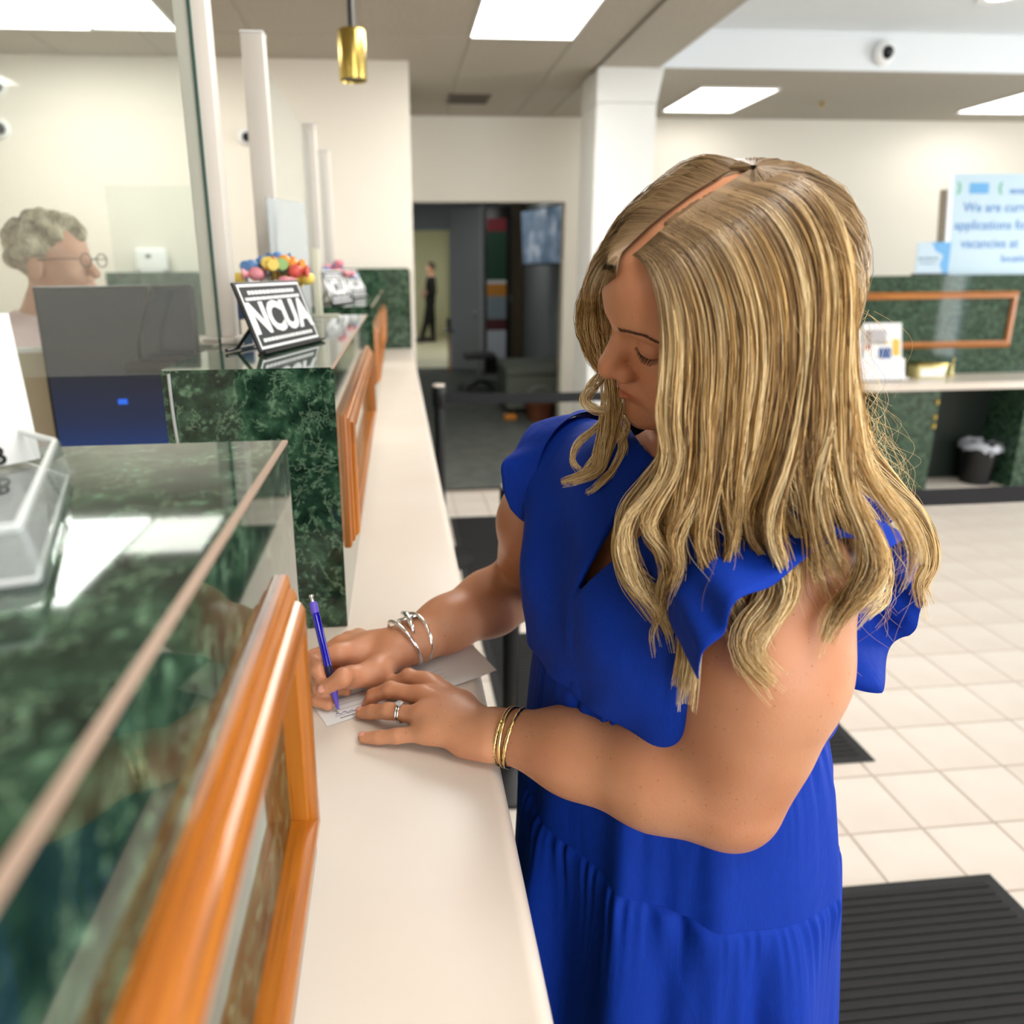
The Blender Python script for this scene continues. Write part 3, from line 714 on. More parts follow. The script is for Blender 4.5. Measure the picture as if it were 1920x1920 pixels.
# ------------------------------------------------------------------ queue barrier, mats
def stanchion(c, label, h=.905):
    t = thing('stanchion', label, 'stanchion', (c[0], c[1], 0), 'belt barrier posts')
    bm = NB(); lathe(bm, (c[0], c[1], 0), [(.17, 0.0005), (.17, .012), (.14, .022), (.04, .034), (.026, .045)], 40); obj('base', bm, BLACKM, t, 45)
    bm = NB(); cyl(bm, (c[0], c[1], .034), .0255, h-.034-.10, 24); obj('post', bm, BLACKM, t, 40)
    bm = NB(); lathe(bm, (c[0], c[1], h-.115), [(.026, 0), (.034, .012), (.035, .10), (.033, .108), (.0305, .109)], 28); obj('belt_housing', bm, BLACK, t, 40)
    bm = NB(); lathe(bm, (c[0], c[1], h-.006), [(.0305, 0), (.0305, .006), (.026, .010), (0, .011)], 28); obj('cap', bm, mat('beige_cap', rgb(196, 184, 170), .35) if 'beige_cap' not in bpy.data.materials else bpy.data.materials['beige_cap'], t, 40)
    return t
S1 = stanchion((.192, 3.5), 'black barrier post beside the far end of the cream ledge', .925)
S2 = stanchion((.298, 1.85), 'black barrier post just behind the writing woman', .905)
def belt(name, p, q, par, w=.05):
    p, q = Vector(p), Vector(q); d = (q-p).normalized(); n = Vector((-d.y, d.x, 0)); bm = NB(); k = 12
    P = [p.lerp(q, i/k)+Vector((0, 0, -.012*math.sin(PI*i/k))) for i in range(k+1)]
    r = [[bm.verts.new(a+n*s*.0008+Vector((0, 0, z))) for s, z in ((1, -w/2), (1, w/2), (-1, w/2), (-1, -w/2))] for a in P]
    for a, b_ in zip(r[:-1], r[1:]):
        for i in range(4): bm.faces.new((a[i], a[(i+1) % 4], b_[(i+1) % 4], b_[i]))
    bm.faces.new(r[0][::-1]); bm.faces.new(r[-1]); obj('belt', bm, mat('black_webbing', rgb(22, 22, 26), .7) if 'black_webbing' not in bpy.data.materials else bpy.data.materials['black_webbing'], par)
belt('belt', (.226, 3.5, .858), (1.62, 3.5, .862), S1)
belt('belt', (.333, 1.85, .838), (2.62, 1.85, .832), S2)
stanchion((1.655, 3.5), 'black barrier post hidden behind the woman', .925); stanchion((2.655, 1.85), 'black barrier post outside the picture to the right', .905)
def floor_mat(x0, x1, y0, y1, label):
    t = thing('floor_mat', label, 'mat', ((x0+x1)/2, (y0+y1)/2, .0005), 'black ribbed floor mats')
    part_box('backing', RUBBER, t, x0, x1, y0, y1, .0008, .005, bev=.0015, seg=1)
    bm = NB(); y = y0+.03
    while y < y1-.03:
        box(bm, x0+.035, x1-.035, y, y+.012, .0045, .0085); y += .021
    o = obj('rib', bm, mat('ribbed_pile', rgb(38, 37, 37), .9) if 'ribbed_pile' not in bpy.data.materials else bpy.data.materials['ribbed_pile'], t); o['kind'] = 'stuff'
floor_mat(.30, 1.433, -.2, 1.337, 'black ribbed mat at the lower right corner')
floor_mat(.30, 1.424, 1.765, 2.67, 'black ribbed mat behind the woman, only its corner showing at right')
floor_mat(.28, 1.42, 2.95, 4.135, 'black ribbed mat next to the grey carpet')

# ------------------------------------------------------------------ desk at the right
YD, YP = 4.24, 4.62
t = thing('service_desk', 'green marble desk with cream top and raised back at the right', 'desk', (4, 4.4, 0))
obj('back_screen', bx(2.90, 5.2, YP, YP+.08, .0, 1.395), MARBLE, t)
part_box('screen_cap', MARBLE, t, 2.895, 5.205, YP-.006, YP+.086, 1.395, 1.41)
bm = NB()
pts = [(2.93+.10*(1-math.cos(a)), YD+.10*(1-math.sin(a))) for a in np.linspace(0, PI/2, 8)]
pts = [(2.93, YP)] + pts + [(5.2, YD), (5.2, YP)]
prism(bm, pts, Matrix.Translation((0, 0, .70)), .045); obj('worktop', bm, LAM, t, 35)
obj('pedestal', bx(3.06, 3.50, YD+.05, YP-.0005, .0, .70), MARBLE, t)
obj('pedestal', bx(4.12, 4.7, YD+.05, YP-.0005, .0, .70), MARBLE, t)
obj('knee_panel', bx(3.50, 4.12, YP-.03, YP-.0005, .0, .70), mat('dark_green_panel', rgb(20, 30, 24), .5), t)
for z in (.60, .50, .44):
    bm = NB(); cyl(bm, (3.485, YD+.046, z), .011, .03, 10); box(bm, 3.472, 3.498, YD+.043, YD+.0497, z+.004, z+.026); obj('hinge', bm, BRASS, t, 40)
f = thing('wall_frame', 'wide oak frame on the raised back of the right desk', 'frame', (3.6, YP, .925), 'oak frames on the marble screens')
mould_frame('rail', 2.974, 4.222, .925, 1.302, 0, basis((0, YP, 0), (1, 0, 0), (0, 0, 1), (0, -1, 0)), f, .045)
# notice board leaning on the partition
t = thing('notice_board', 'large white notice board with blue text leaning above the right desk', 'board', (4.3, YP+.1, 1.41))
wb, hb = 1.35, .66; ang = math.radians(7)
M = basis((3.70, YP+.05, 1.411), (1, 0, 0), (0, math.sin(ang), math.cos(ang)))
def wp(x, y): return (x, y)
bm = NB(); box(bm, 0, wb, 0, hb, -.012, 0, M=M); obj('panel', bm, noisy('pale_blue_board', rgb(186, 206, 216), rgb(178, 200, 212), .8, .35), t)
bm = NB(); box(bm, -.012, .016, 0, hb, -.010, .002, M=M); obj('edge_strip', bm, mat('bright_white_edge', rgb(240, 244, 250), .4), t)
bm = NB(); box(bm, -.05, -.012, .20, .56, -.03, -.012, M=M); obj('stand', bm, mat('taupe_stand', rgb(132, 120, 100), .6), t)  # narrow taupe strip along the board's left edge
TXTB = mat('blue_print', rgb(70, 122, 186), .5); LB = mat('light_blue_print', rgb(96, 160, 210), .5); GR = mat('green_print', rgb(80, 168, 120), .5)
bm = NB(); box(bm, .135, .275, .53, .60, 0, .0012, bev=.0005, M=M); obj('logo_block', bm, LB, t)
bm = NB()
for x, s in ((.085, 1), (.335, -1)):
    pts = [(x-.03*s+.03*s*math.cos(a)*.6, .565+.04*math.sin(a)) for a in np.linspace(-1.4, 1.4, 9)] + [(x-.045*s+.018*s*math.cos(a), .565+.04*math.sin(a)) for a in np.linspace(1.4, -1.4, 9)]
    prism(bm, pts, M @ Matrix.Translation((0, 0, .0002)), .001)
obj('logo_leaf', bm, GR, t)
for body, x, y, s in (('We are currently', .10, .44, .088), ('applications for', .045, .325, .088), ('vacancies at', .10, .205, .088), ('locations', .40, .105, .07)):
    text_mesh(body, s, M @ Matrix.Translation((x, y, .0008)), TXTB, 'lettering', t, .0003, .001, 1.0, 'LEFT')
rng = random.Random(6); bm = NB(); print_lines(bm, M @ Matrix.Translation((.56, .545, .0006)), .26, 0, .03, rng, .2); obj('blurred_print', bm, TXTB, t)['kind'] = 'stuff'
# card in a black holder
t = thing('card_holder', 'small blue and white card in a black holder beside the notice board', 'card holder', (3.6, YP+.03, 1.41))
M = basis((3.452, YP+.008, 1.42), (1, 0, 0), (0, math.sin(.06), math.cos(.06)))
bm = NB(); box(bm, 0, .235, 0, .205, -.004, 0, M=M); obj('card', bm, mat('card_white', rgb(184, 202, 214), .5), t)
bm = NB(); pts = [(.10, .205), (.235, .205), (.235, 0), (.20, 0), (.17, .06), (.19, .12), (.13, .15)]; prism(bm, pts, M @ Matrix.Translation((0, 0, .0003)), .0008); obj('blue_print', bm, LB, t)
rng = random.Random(2); bm = NB(); print_lines(bm, M @ Matrix.Translation((.085, .10, .0006)), .14, 0, .016, rng); print_lines(bm, M @ Matrix.Translation((.085, .07, .0006)), .12, 0, .008, rng); obj('fine_print', bm, mat('grey_blue_print', rgb(96, 124, 148), .5), t)['kind'] = 'stuff'
part_box('base', BLACK, t, 3.44, 3.69, YP-.002, YP+.035, 1.4105, 1.424, bev=.005)
# leaflets in a clear rack on the desk
t = thing('leaflet_rack', 'white rack of printed leaflets on the right desk', 'rack', (3.1, 4.45, .745))
M = basis((2.90, 4.40, .7455), (1, 0, 0), (0, math.sin(.22), math.cos(.22)))
bm = NB(); box(bm, 0, .40, 0, .14, .0, .03, bev=.003, M=M); obj('pocket', bm, mat('frosted_white', rgb(232, 232, 238), .4), t, 40)
bm = NB(); box(bm, -.01, .41, 0, .012, -.06, .05, M=M); obj('foot', bm, WHITE, t)
for i, (x0, x1, h) in enumerate(((.0, .12, .345), (.135, .40, .375))):
    bm = NB(); box(bm, x0, x1, .05, h, -.008+.004*i, -.002+.004*i, M=M); lf = obj('leaflet', bm, PAPER, t)
    if i:
        for nm, a, c_ in (('photo_block', (x0+.01, x0+.16, .235, .335), (172, 168, 170)), ('red_block', (x0+.012, x0+.05, .20, .32), (150, 70, 60)), ('blue_block', (x0+.10, x0+.19, .135, .215), (60, 88, 140)), ('yellow_block', (x0+.20, x0+.25, .16, .27), (226, 178, 60)), ('gold_line', (x0+.07, x0+.18, .235, .255), (226, 196, 90)), ('grey_block', (x0+.20, x0+.26, .06, .13), (150, 150, 156))):
            bm = NB(); box(bm, a[0], a[1], a[2], a[3], .0022, .003, M=M); obj(nm, bm, mat('print_'+nm, rgb(*c_), .5), lf)
    else:
        bm = NB(); box(bm, x0+.02, x0+.09, .18, .28, -.0019, -.001, M=M); obj('photo_block', bm, mat('print_pink', rgb(200, 150, 140), .5), lf)
t = thing('slip_tray', 'small cream and gold slip tray on the right desk', 'tray', (3.53, 4.5, .745))
CG = mat('cream_gold', rgb(226, 214, 150), .3, metal=.3)
part_box('body', CG, t, 3.44, 3.64, 4.44, 4.56, .7455, .83, bev=.006)
part_box('slip', PAPER, t, 3.455, 3.625, 4.436, 4.4405, .757, .81); part_box('rim', BRASS, t, 3.435, 3.645, 4.435, 4.565, .83, .842, bev=.003)
def pen_cup(c, label):
    t = thing('pen_holder', label, 'pen holder', c, 'gold pen holders on the right desk')
    bm = NB(); lathe(bm, c, [(.03, 0), (.032, .006), (.014, .016), (.009, .05), (.012, .075), (0, .08)], 18); obj('base', bm, CG, t, 40)
    bm = NB(); tube(bm, [(c[0], c[1], c[2]+.07), (c[0]+.01, c[1], c[2]+.125)], [.005, .004], 8); obj('desk_pen', bm, BRASS, t, 60)
pen_cup((3.37, 4.5, .7455), 'gold pen holder left of the slip tray'); pen_cup((3.74, 4.52, .7455), 'gold pen holder right of the slip tray')
# bin
t = thing('waste_bin', 'black waste bin with a pale liner under the right desk', 'bin', (4.03, 4.45, 0))
c = (4.0, 4.46, .0005)
bm = NB(); lathe(bm, c, [(0, .0), (.09, 0), (.115, .27), (.118, .272), (.11, .27), (.086, .006), (0, .006)], 24); obj('tub', bm, BLACK, t, 45)
bm = NB(); rng = random.Random(4); n = 28; rings = []
for r0, z in ((.10, .22), (.112, .275), (.124, .285), (.13, .24)):
    rings.append([bm.verts.new((c[0]+(r0+rng.uniform(-.006, .012))*math.cos(2*PI*k/n), c[1]+(r0+rng.uniform(-.006, .012))*math.sin(2*PI*k/n), z+rng.uniform(-.016, .022))) for k in range(n)])
for a, b_ in zip(rings[:-1], rings[1:]):
    for k in range(n): bm.faces.new((a[k], a[(k+1) % n], b_[(k+1) % n], b_[k]))
obj('liner', bm, mat('pale_liner', rgb(176, 178, 186), .4), t, 60)

# ------------------------------------------------------------------ hall contents
t = thing('hall_door', 'pale grey door standing open in the dim hall', 'door', (.8, 10.8, 0))
DW = noisy('grey_door_paint', rgb(168, 172, 172), rgb(164, 168, 168), 2, .5)
M = basis((.80, 10.93, .004), Vector((.475, -.30, 0)).normalized(), (0, 0, 1))
bm = NB(); box(bm, 0, .52, .005, 2.32, -.02, .02, M=M); obj('leaf', bm, DW, t)
bm = NB(); box(bm, .50, .56, 0, 2.34, -.03, .03, M=M); obj('stile', bm, mat('bright_door_edge', rgb(196, 200, 200), .5), t)
bm = NB(); ell(bm, (.43, .84, .055), (.028, .028, .028), M=M); cyl(bm, (.43, .84, .02), .012, .03, 12, M=M); obj('knob', bm, CHROME, t, 60)
t = thing('banner', 'tall printed banner in the dim hall beside the grey door', 'banner', (1.44, 10.3, 0))
BX0, BX1, BY = 1.27, 1.545, 10.3
part_box('case', BLACK, t, BX0-.02, BX1+.06, BY, BY+.03, .02, 2.30, bev=.004); part_box('foot', BLACK, t, BX0-.06, BX1+.08, BY-.1, BY+.14, .004, .03, bev=.004)
for nm, z0, z1, c_ in (('red_band', 1.98, 2.15, (132, 30, 40)), ('green_field', 1.32, 1.98, (22, 66, 46)), ('white_band', 1.27, 1.32, (214, 216, 212)), ('orange_band', 1.10, 1.27, (198, 130, 40)), ('photo_field', .78, 1.10, (132, 146, 154)), ('maroon_band', .62, .78, (84, 26, 34)), ('lower_field', .22, .62, (196, 202, 210))):
    part_box(nm, mat('banner_'+nm, rgb(*c_), .5), t, BX0, BX1, BY-.004, BY, z0, z1)
t = thing('brown_panel', 'tall dark brown door panel right of the banner', 'door', (1.72, 10.6, 0))
part_box('leaf', make_wood('brown_veneer', rgb(92, 80, 60), rgb(104, 92, 70), rgb(76, 66, 50), 'z'), t, 1.615, 1.845, 10.6, 10.64, .005, 2.4)
part_box('handle', CHROME, t, 1.64, 1.66, 10.57, 10.60, 1.0, 1.12)
t = thing('wall_television', 'television on a wall bracket in the hall doorway', 'television', (1.72, 8.2, 1.5), )
M = basis((1.70, 8.35, 1.82), Vector((.28, -1, 0)).normalized(), Vector((-.05, 0, 1)).normalized())
bm = NB(); box(bm, -.62, .60, -.31, .33, -.06, 0, bev=.004, M=M); obj('housing', bm, BLACK, t, 40)
TVS = mat('television_picture', rgb(120, 140, 160), .2); N, L, b = nodes(TVS)
geo = N.new('ShaderNodeNewGeometry'); n_ = nd(N, 'ShaderNodeTexNoise', Scale=5.0, Detail=3.0); L.new(geo.outputs['Position'], n_.inputs['Vector'])
r = ramp(N, [(.35, rgb(84, 104, 126)), (.55, rgb(140, 158, 178)), (.68, rgb(214, 222, 230))]); L.new(n_.outputs[0], r.inputs[0]); L.new(r.outputs[0], b.inputs['Emission Color']); b.inputs['Emission Strength'].default_value = .34
bm = NB(); box(bm, -.60, .58, -.285, .31, .0005, .003, M=M); obj('screen', bm, TVS, t)
bm = NB(); box(bm, -.05, .05, -.05, .05, -.19, -.06, M=M); obj('bracket', bm, BLACK, t)
t = thing('ottoman', 'grey upholstered box seat in the hall doorway', 'seat', (1.45, 7.6, 0))
OT = noisy('grey_green_fabric', rgb(112, 116, 106), rgb(104, 108, 98), 60, .9, bump=.2)
part_box('body', OT, t, 1.10, 1.76, 7.25, 8.0, .06, .40, bev=.015); part_box('cushion', OT, t, 1.09, 1.77, 7.24, 8.01, .40, .50, bev=.03, seg=3)
for x in (1.14, 1.68):
    for y in (7.3, 7.92): part_box('leg', BLACK, t, x, x+.04, y, y+.04, .0045, .06)
t = thing('basket', 'brown basket with a pale handle before the box seat', 'basket', (1.39, 6.95, 0))
bm = NB(); lathe(bm, (1.39, 6.95, .0045), [(0, 0), (.12, 0), (.15, .18), (.155, .185), (.145, .18), (.115, .01), (0, .01)], 24); obj('bowl', bm, noisy('brown_wicker', rgb(122, 70, 42), rgb(98, 54, 32), 60, .7, bump=.5), t, 40)
bm = NB(); tube(bm, [(1.39+.15*math.cos(a), 6.95, .18+.16*math.sin(a)) for a in np.linspace(0, PI, 16)], .012, 8); obj('handle', bm, mat('grey_handle', rgb(130, 130, 126), .5), t, 180)
t = thing('toy_block', 'small orange item on the carpet beside the basket', 'toy', (1.10, 7.0, 0))
part_box('body', mat('orange_plastic', rgb(206, 128, 36), .5), t, 1.04, 1.16, 6.96, 7.03, .0045, .06, bev=.008); part_box('cap', BLACK, t, 1.16, 1.185, 6.97, 7.02, .01, .05, bev=.003)
# swivel chair seen through the doorway
t = thing('swivel_chair', 'dark swivel chair with a star base in the dim hall', 'chair', (1.02, 8.9, 0))
cc = (1.0, 8.9)
bm = NB(); cyl(bm, (cc[0], cc[1], .08), .025, .32, 14); obj('column', bm, CHROME, t, 40)
for k in range(5):
    a = 2*PI*k/5+.3; bm = NB(); e = Vector((cc[0]+.26*math.cos(a), cc[1]+.26*math.sin(a), .06)); tube(bm, [(cc[0], cc[1], .11), e], [.022, .014], 8); obj('leg', bm, BLACK, t, 60)
    bm = NB(); cyl(bm, (e.x-.012, e.y, .0295), .025, .024, 14, axis='x'); obj('caster', bm, BLACK, t, 40)
part_box('seat', DARK, t, cc[0]-.2, cc[0]+.2, cc[1]-.2, cc[1]+.2, .40, .46, bev=.025, seg=3)
t = thing('side_table', 'small dark side table by the bright room opening', 'table', (.72, 10.4, 0))
part_box('top', BLACK, t, .66, .80, 10.3, 10.5, .60, .63, bev=.004); part_box('leg', make_wood('amber_leg', *WOODC, axis='z'), t, .715, .745, 10.385, 10.415, .0045, .60)
part_box('lamp', DARK, t, .70, .76, 10.37, 10.43, .63, .80, bev=.02)
# ------------------------------------------------------------------ signed distance modelling for the figures
def seg_d(P, a, b, ra, rb):
    a = np.asarray(a, float); b = np.asarray(b, float); ba = b-a
    pa = P-a; t = np.clip(pa@ba/(ba@ba+1e-12), 0, 1)
    return np.linalg.norm(pa-t[:, None]*ba, axis=1)-(ra+(rb-ra)*t)
def ell_d(P, c, r, A=None):
    q = P-np.asarray(c, float)
    if A is not None: q = q@np.asarray(A).T
    r = np.asarray(r, float); k0 = np.linalg.norm(q/r, axis=1); k1 = np.linalg.norm(q/(r*r), axis=1)
    return k0*(k0-1)/(k1+1e-9)
def smin(a, b, k):
    h = np.clip(.5+.5*(b-a)/k, 0, 1); return b*(1-h)+a*h-k*h*(1-h)
def smax(a, b, k): return -smin(-a, -b, k)
def sdf_mesh(f, lo, hi, h, lv):
    """octree refinement to cell size h, then surface nets; returns verts, quads"""
    lo = np.asarray(lo, float); n = np.ceil((np.asarray(hi)-lo)/(h*2**lv)).astype(int)
    g = np.stack(np.meshgrid(*[np.arange(k) for k in n], indexing='ij'), -1).reshape(-1, 3)
    for L in range(lv, -1, -1):
        s = h*2**L
        d = f(lo+(g+.5)*s)
        g = g[np.abs(d) < s*.87*1.35+ (0.004 if L else 0)]
        if L: g = (g[:, None, :]*2+np.array([[i, j, k] for i in (0, 1) for j in (0, 1) for k in (0, 1)])[None]).reshape(-1, 3)
    OFFS = np.array([[i, j, k] for i in (0, 1) for j in (0, 1) for k in (0, 1)])
    B = 1 << 20
    key = lambda q: (q[..., 0].astype(np.int64)*B+q[..., 1])*B+q[..., 2]
    ck = key(g[:, None, :]+OFFS[None])
    uk, inv = np.unique(ck.ravel(), return_inverse=True)
    cor = np.stack([uk//(B*B), (uk//B) % B, uk % B], -1)
    val = f(lo+cor*h); val = np.where(val == 0, 1e-9, val)
    cv = val[inv].reshape(-1, 8)
    act = (cv.min(1) < 0) & (cv.max(1) > 0); g = g[act]; cv = cv[act]
    E = [(a, b) for a in range(8) for b in range(a+1, 8) if np.abs(OFFS[a]-OFFS[b]).sum() == 1]
    acc = np.zeros((len(g), 3)); cnt = np.zeros(len(g))
    for a, b in E:
        x = cv[:, a]*cv[:, b] < 0; t = np.where(x, cv[:, a]/(cv[:, a]-cv[:, b]+1e-30), 0)
        acc += np.where(x[:, None], OFFS[a]+t[:, None]*(OFFS[b]-OFFS[a]), 0); cnt += x
    V = lo+(g+acc/cnt[:, None])*h
    gk = key(g); o = np.argsort(gk); gs = gk[o]
    def find(q):
        k = key(q); i = np.clip(np.searchsorted(gs, k), 0, len(gs)-1); ok = gs[i] == k; return np.where(ok, o[i], -1)
    Q = []
    for ax, (u, v) in ((0, (1, 2)), (1, (2, 0)), (2, (0, 1))):
        c1 = [4, 2, 1][ax]
        x = cv[:, 0]*cv[:, c1] < 0; c = np.nonzero(x)[0]
        du = np.zeros(3, int); du[u] = 1; dv = np.zeros(3, int); dv[v] = 1
        i0 = c; i1 = find(g[c]-du); i2 = find(g[c]-du-dv); i3 = find(g[c]-dv)
        ok = (i1 >= 0) & (i2 >= 0) & (i3 >= 0)
        flip = cv[c, 0] > 0
        q = np.stack([i0, i1, i2, i3], -1)[ok]; fl = flip[ok]
        q[fl] = q[fl][:, ::-1]; Q.append(q)
    Q = np.vstack(Q)
    # snap to the surface
    e = h*.25
    for _ in range(2):
        d = f(V); G = np.stack([f(V+np.eye(3)[i]*e)-f(V-np.eye(3)[i]*e) for i in range(3)], -1)/(2*e)
        gn = (G*G).sum(1)+1e-6; V = V-np.clip(d/gn, -h, h)[:, None]*G*.8
    return V, Q
def np_mesh(name, V, Q, m_, parent, smooth=True):
    me = bpy.data.meshes.new(name); off = np.array(OFF[parent]) if parent is not None else 0
    V = np.asarray(V)-off; Q = np.asarray(Q)
    me.vertices.add(len(V)); me.vertices.foreach_set('co', V.astype(np.float32).ravel())
    k = Q.shape[1]; me.loops.add(len(Q)*k); me.loops.foreach_set('vertex_index', Q.astype(np.int32).ravel())
    me.polygons.add(len(Q)); me.polygons.foreach_set('loop_start', np.arange(0, len(Q)*k, k, dtype=np.int32))
    me.update(calc_edges=True); me.validate()
    me.polygons.foreach_set('use_smooth', [smooth]*len(me.polygons))
    return mesh_obj(name, me, m_, parent)
def paint(o, name, cols):
    a = o.data.color_attributes.new(name, 'FLOAT_COLOR', 'POINT')
    c = np.ones((len(o.data.vertices), 4), np.float32); c[:, :3] = cols; a.data.foreach_set('color', c.ravel())
def boxmask(P, lo, hi): return np.all((P > lo) & (P < hi), axis=1)
class Group:
    """primitives joined with smooth unions inside a padded box"""
    def __init__(s, pad=.03): s.p = []; s.pad = pad; s.lo = np.full(3, 1e9); s.hi = -s.lo
    def grow(s, pts, r):
        for q in pts: s.lo = np.minimum(s.lo, np.asarray(q)-r); s.hi = np.maximum(s.hi, np.asarray(q)+r)
    def seg(s, a, b, ra, rb=None, k=.012):
        rb = ra if rb is None else rb; s.grow([a, b], max(ra, rb)); s.p.append(('s', a, b, ra, rb, k)); return s
    def ell(s, c, r, k=.012, A=None): s.grow([c], max(r)); s.p.append(('e', c, r, A, k)); return s
    def sub(s, c, r, k=.006, A=None): s.p.append(('x', c, r, A, k)); return s
    def chain(s, P, R, k=.006):
        for i in range(len(P)-1): s.seg(P[i], P[i+1], R[i], R[i+1], k)
        return s
    def __call__(s, P):
        out = np.full(len(P), .05)
        m_ = boxmask(P, s.lo-s.pad, s.hi+s.pad)
        if not m_.any(): return out
        q = P[m_]; d = np.full(len(q), 1.0)
        for t in s.p:
            if t[0] == 's': d = smin(d, seg_d(q, *t[1:5]), t[5])
            elif t[0] == 'e': d = smin(d, ell_d(q, t[1], t[2], t[3]), t[4])
            else: d = smax(d, -ell_d(q, t[1], t[2], t[3]), t[4])
        out[m_] = d; return out

# skin
def make_skin(name, c0, c1, freck=True):
    M_ = mat(name, c0, .42, spec=.42); N, L, b = nodes(M_)
    geo = N.new('ShaderNodeNewGeometry')
    n0 = nd(N, 'ShaderNodeTexNoise', Scale=16.0, Detail=4.0); L.new(geo.outputs['Position'], n0.inputs['Vector'])
    r0 = ramp(N, [(.35, c0), (.68, c1)]); L.new(n0.outputs[0], r0.inputs[0]); col = r0.outputs[0]
    at_ = N.new('ShaderNodeVertexColor'); at_.layer_name = 'tint'
    if freck:
        v = nd(N, 'ShaderNodeTexVoronoi', Scale=210.0, Randomness=1.0); L.new(geo.outputs['Position'], v.inputs['Vector'])
        vr = ramp(N, [(.12, (1, 1, 1, 1)), (.26, (0, 0, 0, 1))]); L.new(v.outputs['Distance'], vr.inputs[0])
        sp = N.new('ShaderNodeSeparateColor'); L.new(v.outputs['Color'], sp.inputs[0])
        gt = ramp(N, [(.72, (0, 0, 0, 1)), (.95, (.6, .6, .6, 1))]); L.new(sp.outputs[0], gt.inputs[0])
        mu = nd(N, 'ShaderNodeMath'); mu.operation = 'MULTIPLY'; L.new(vr.outputs[0], mu.inputs[0]); L.new(gt.outputs[0], mu.inputs[1])
        sa = N.new('ShaderNodeMath'); sa.operation = 'MULTIPLY'; L.new(mu.outputs[0], sa.inputs[0]); L.new(at_.outputs['Alpha'], sa.inputs[1])
        col = mixc(N, L, mu.outputs[0], col, rgb(150, 92, 60))
    col = mixc(N, L, 1.0, col, at_.outputs['Color'], 'MULTIPLY')
    L.new(col, b.inputs['Base Color'])
    n1 = nd(N, 'ShaderNodeTexNoise', Scale=420.0, Detail=2.0); L.new(geo.outputs['Position'], n1.inputs['Vector'])
    bp = nd(N, 'ShaderNodeBump', Strength=.10, Distance=.002); L.new(n1.outputs[0], bp.inputs['Height']); L.new(bp.outputs[0], b.inputs['Normal'])
    b.inputs['Subsurface Weight'].default_value = .12; b.inputs['Subsurface Radius'].default_value = (.8, .3, .15); b.inputs['Subsurface Scale'].default_value = .006
    return M_
SKIN = make_skin('tanned_skin', rgb(203, 144, 108), rgb(195, 132, 97))
SKIN2 = make_skin('fair_skin', rgb(214, 166, 140), rgb(206, 152, 126), False)
# ------------------------------------------------------------------ the writing woman: skeleton
def V3(*a): return np.array(a, float)
HS = .97
HO = V3(.278, .614, 1.4394)                                  # between the ears
HR = np.array([[.129, -.878, -.460], [-.943, .035, -.331], [-.306, -.477, .824]])   # rows: her left, face, crown
def hw(x, y, z): return HO+HS*(np.array([x, y, z])@HR)
SL, SR = at(1500, 1100, .605), at(1035, 882, .845)            # shoulder joints
EL, ER = at(1357, 1470, .650), at(985, 1098, 1.035)           # elbows
WL, WR = onz(1.004, 932, 1376), onz(1.014, 744, 1216)         # wrists
mid = (SL+SR)/2
BF = V3(-.87, -.49, 0); BL = V3(.49, -.87, 0); BU = V3(0, 0, 1)
def bw(o, f, l, u): return o+BF*f+BL*l+BU*u
NB0 = V3(.284, .668, 1.268)
CH, WA, PE = V3(.276, .668, 1.14), V3(.292, .676, 1.0), V3(.305, .684, .83)
BA = np.stack([BF, BL, BU])

def head_group():
    g = Group(.02)
    e = lambda c, r, k=.012: g.ell(np.array(c), r, k)
    s = lambda a, b, ra, rb=None, k=.010: g.seg(np.array(a), np.array(b), ra, rb, k)
    e((0, -.010, .044), (.072, .090, .080)); e((0, .030, .045), (.064, .060, .062), .02)
    e((0, .026, -.022), (.055, .060, .080), .02)
    for q in (-1, 1):
        s((q*.056, .0, -.046), (q*.022, .060, -.082), .016, .015, .02)
        e((q*.036, .058, -.018), (.024, .022, .024), .016)
        e((q*.030, .060, -.048), (.024, .022, .026), .016)
        s((q*.010, .0845, .036), (q*.046, .066, .038), .0085, .008, .012)
    e((0, .078, -.084), (.022, .018, .017), .014); e((0, .078, -.066), (.018, .012, .014), .012)
    e((0, .074, .058), (.040, .018, .030), .02)
    s((0, .082, .024), (0, .101, -.010), .0080, .0105, .012); e((0, .1035, -.0165), (.0120, .0110, .0105), .006)
    for q in (-1, 1): e((q*.0138, .0930, -.0192), (.0078, .0100, .0084), .005)
    s((0, .096, -.026), (0, .088, -.034), .004, .004, .006)
    e((0, .081, -.044), (.022, .014, .016), .012)
    for q in (-1, 1): g.sub(np.array((q*.0305, .0915, .021)), (.0155, .0125, .0095), .008)
    for q in (-1, 1): e((q*.0305, .0705, .0185), (.0142, .0138, .0125), .002)
    for q in (-1, 1): g.sub(np.array((q*.0068, .099, -.0262)), (.0028, .004, .0022), .002)
    # lips
    for q in (-1, 1):
        s((q*.004, .0945, -.0425), (q*.022, .0815, -.0434), .0042, .002, .003)
        s((0, .0935, -.0535), (q*.020, .0815, -.0452), .0050, .002, .003)
    # ears
    for q in (-1, 1): e((q*.074, -.010, .002), (.008, .017, .028), .006)
    return g
HG = head_group()
def head_f(P):
    L_ = (P-HO)@HR.T/HS
    return HG(L_)*HS

def finger(g, P, R, k=.0035): g.chain([np.asarray(p) for p in P], R, k)
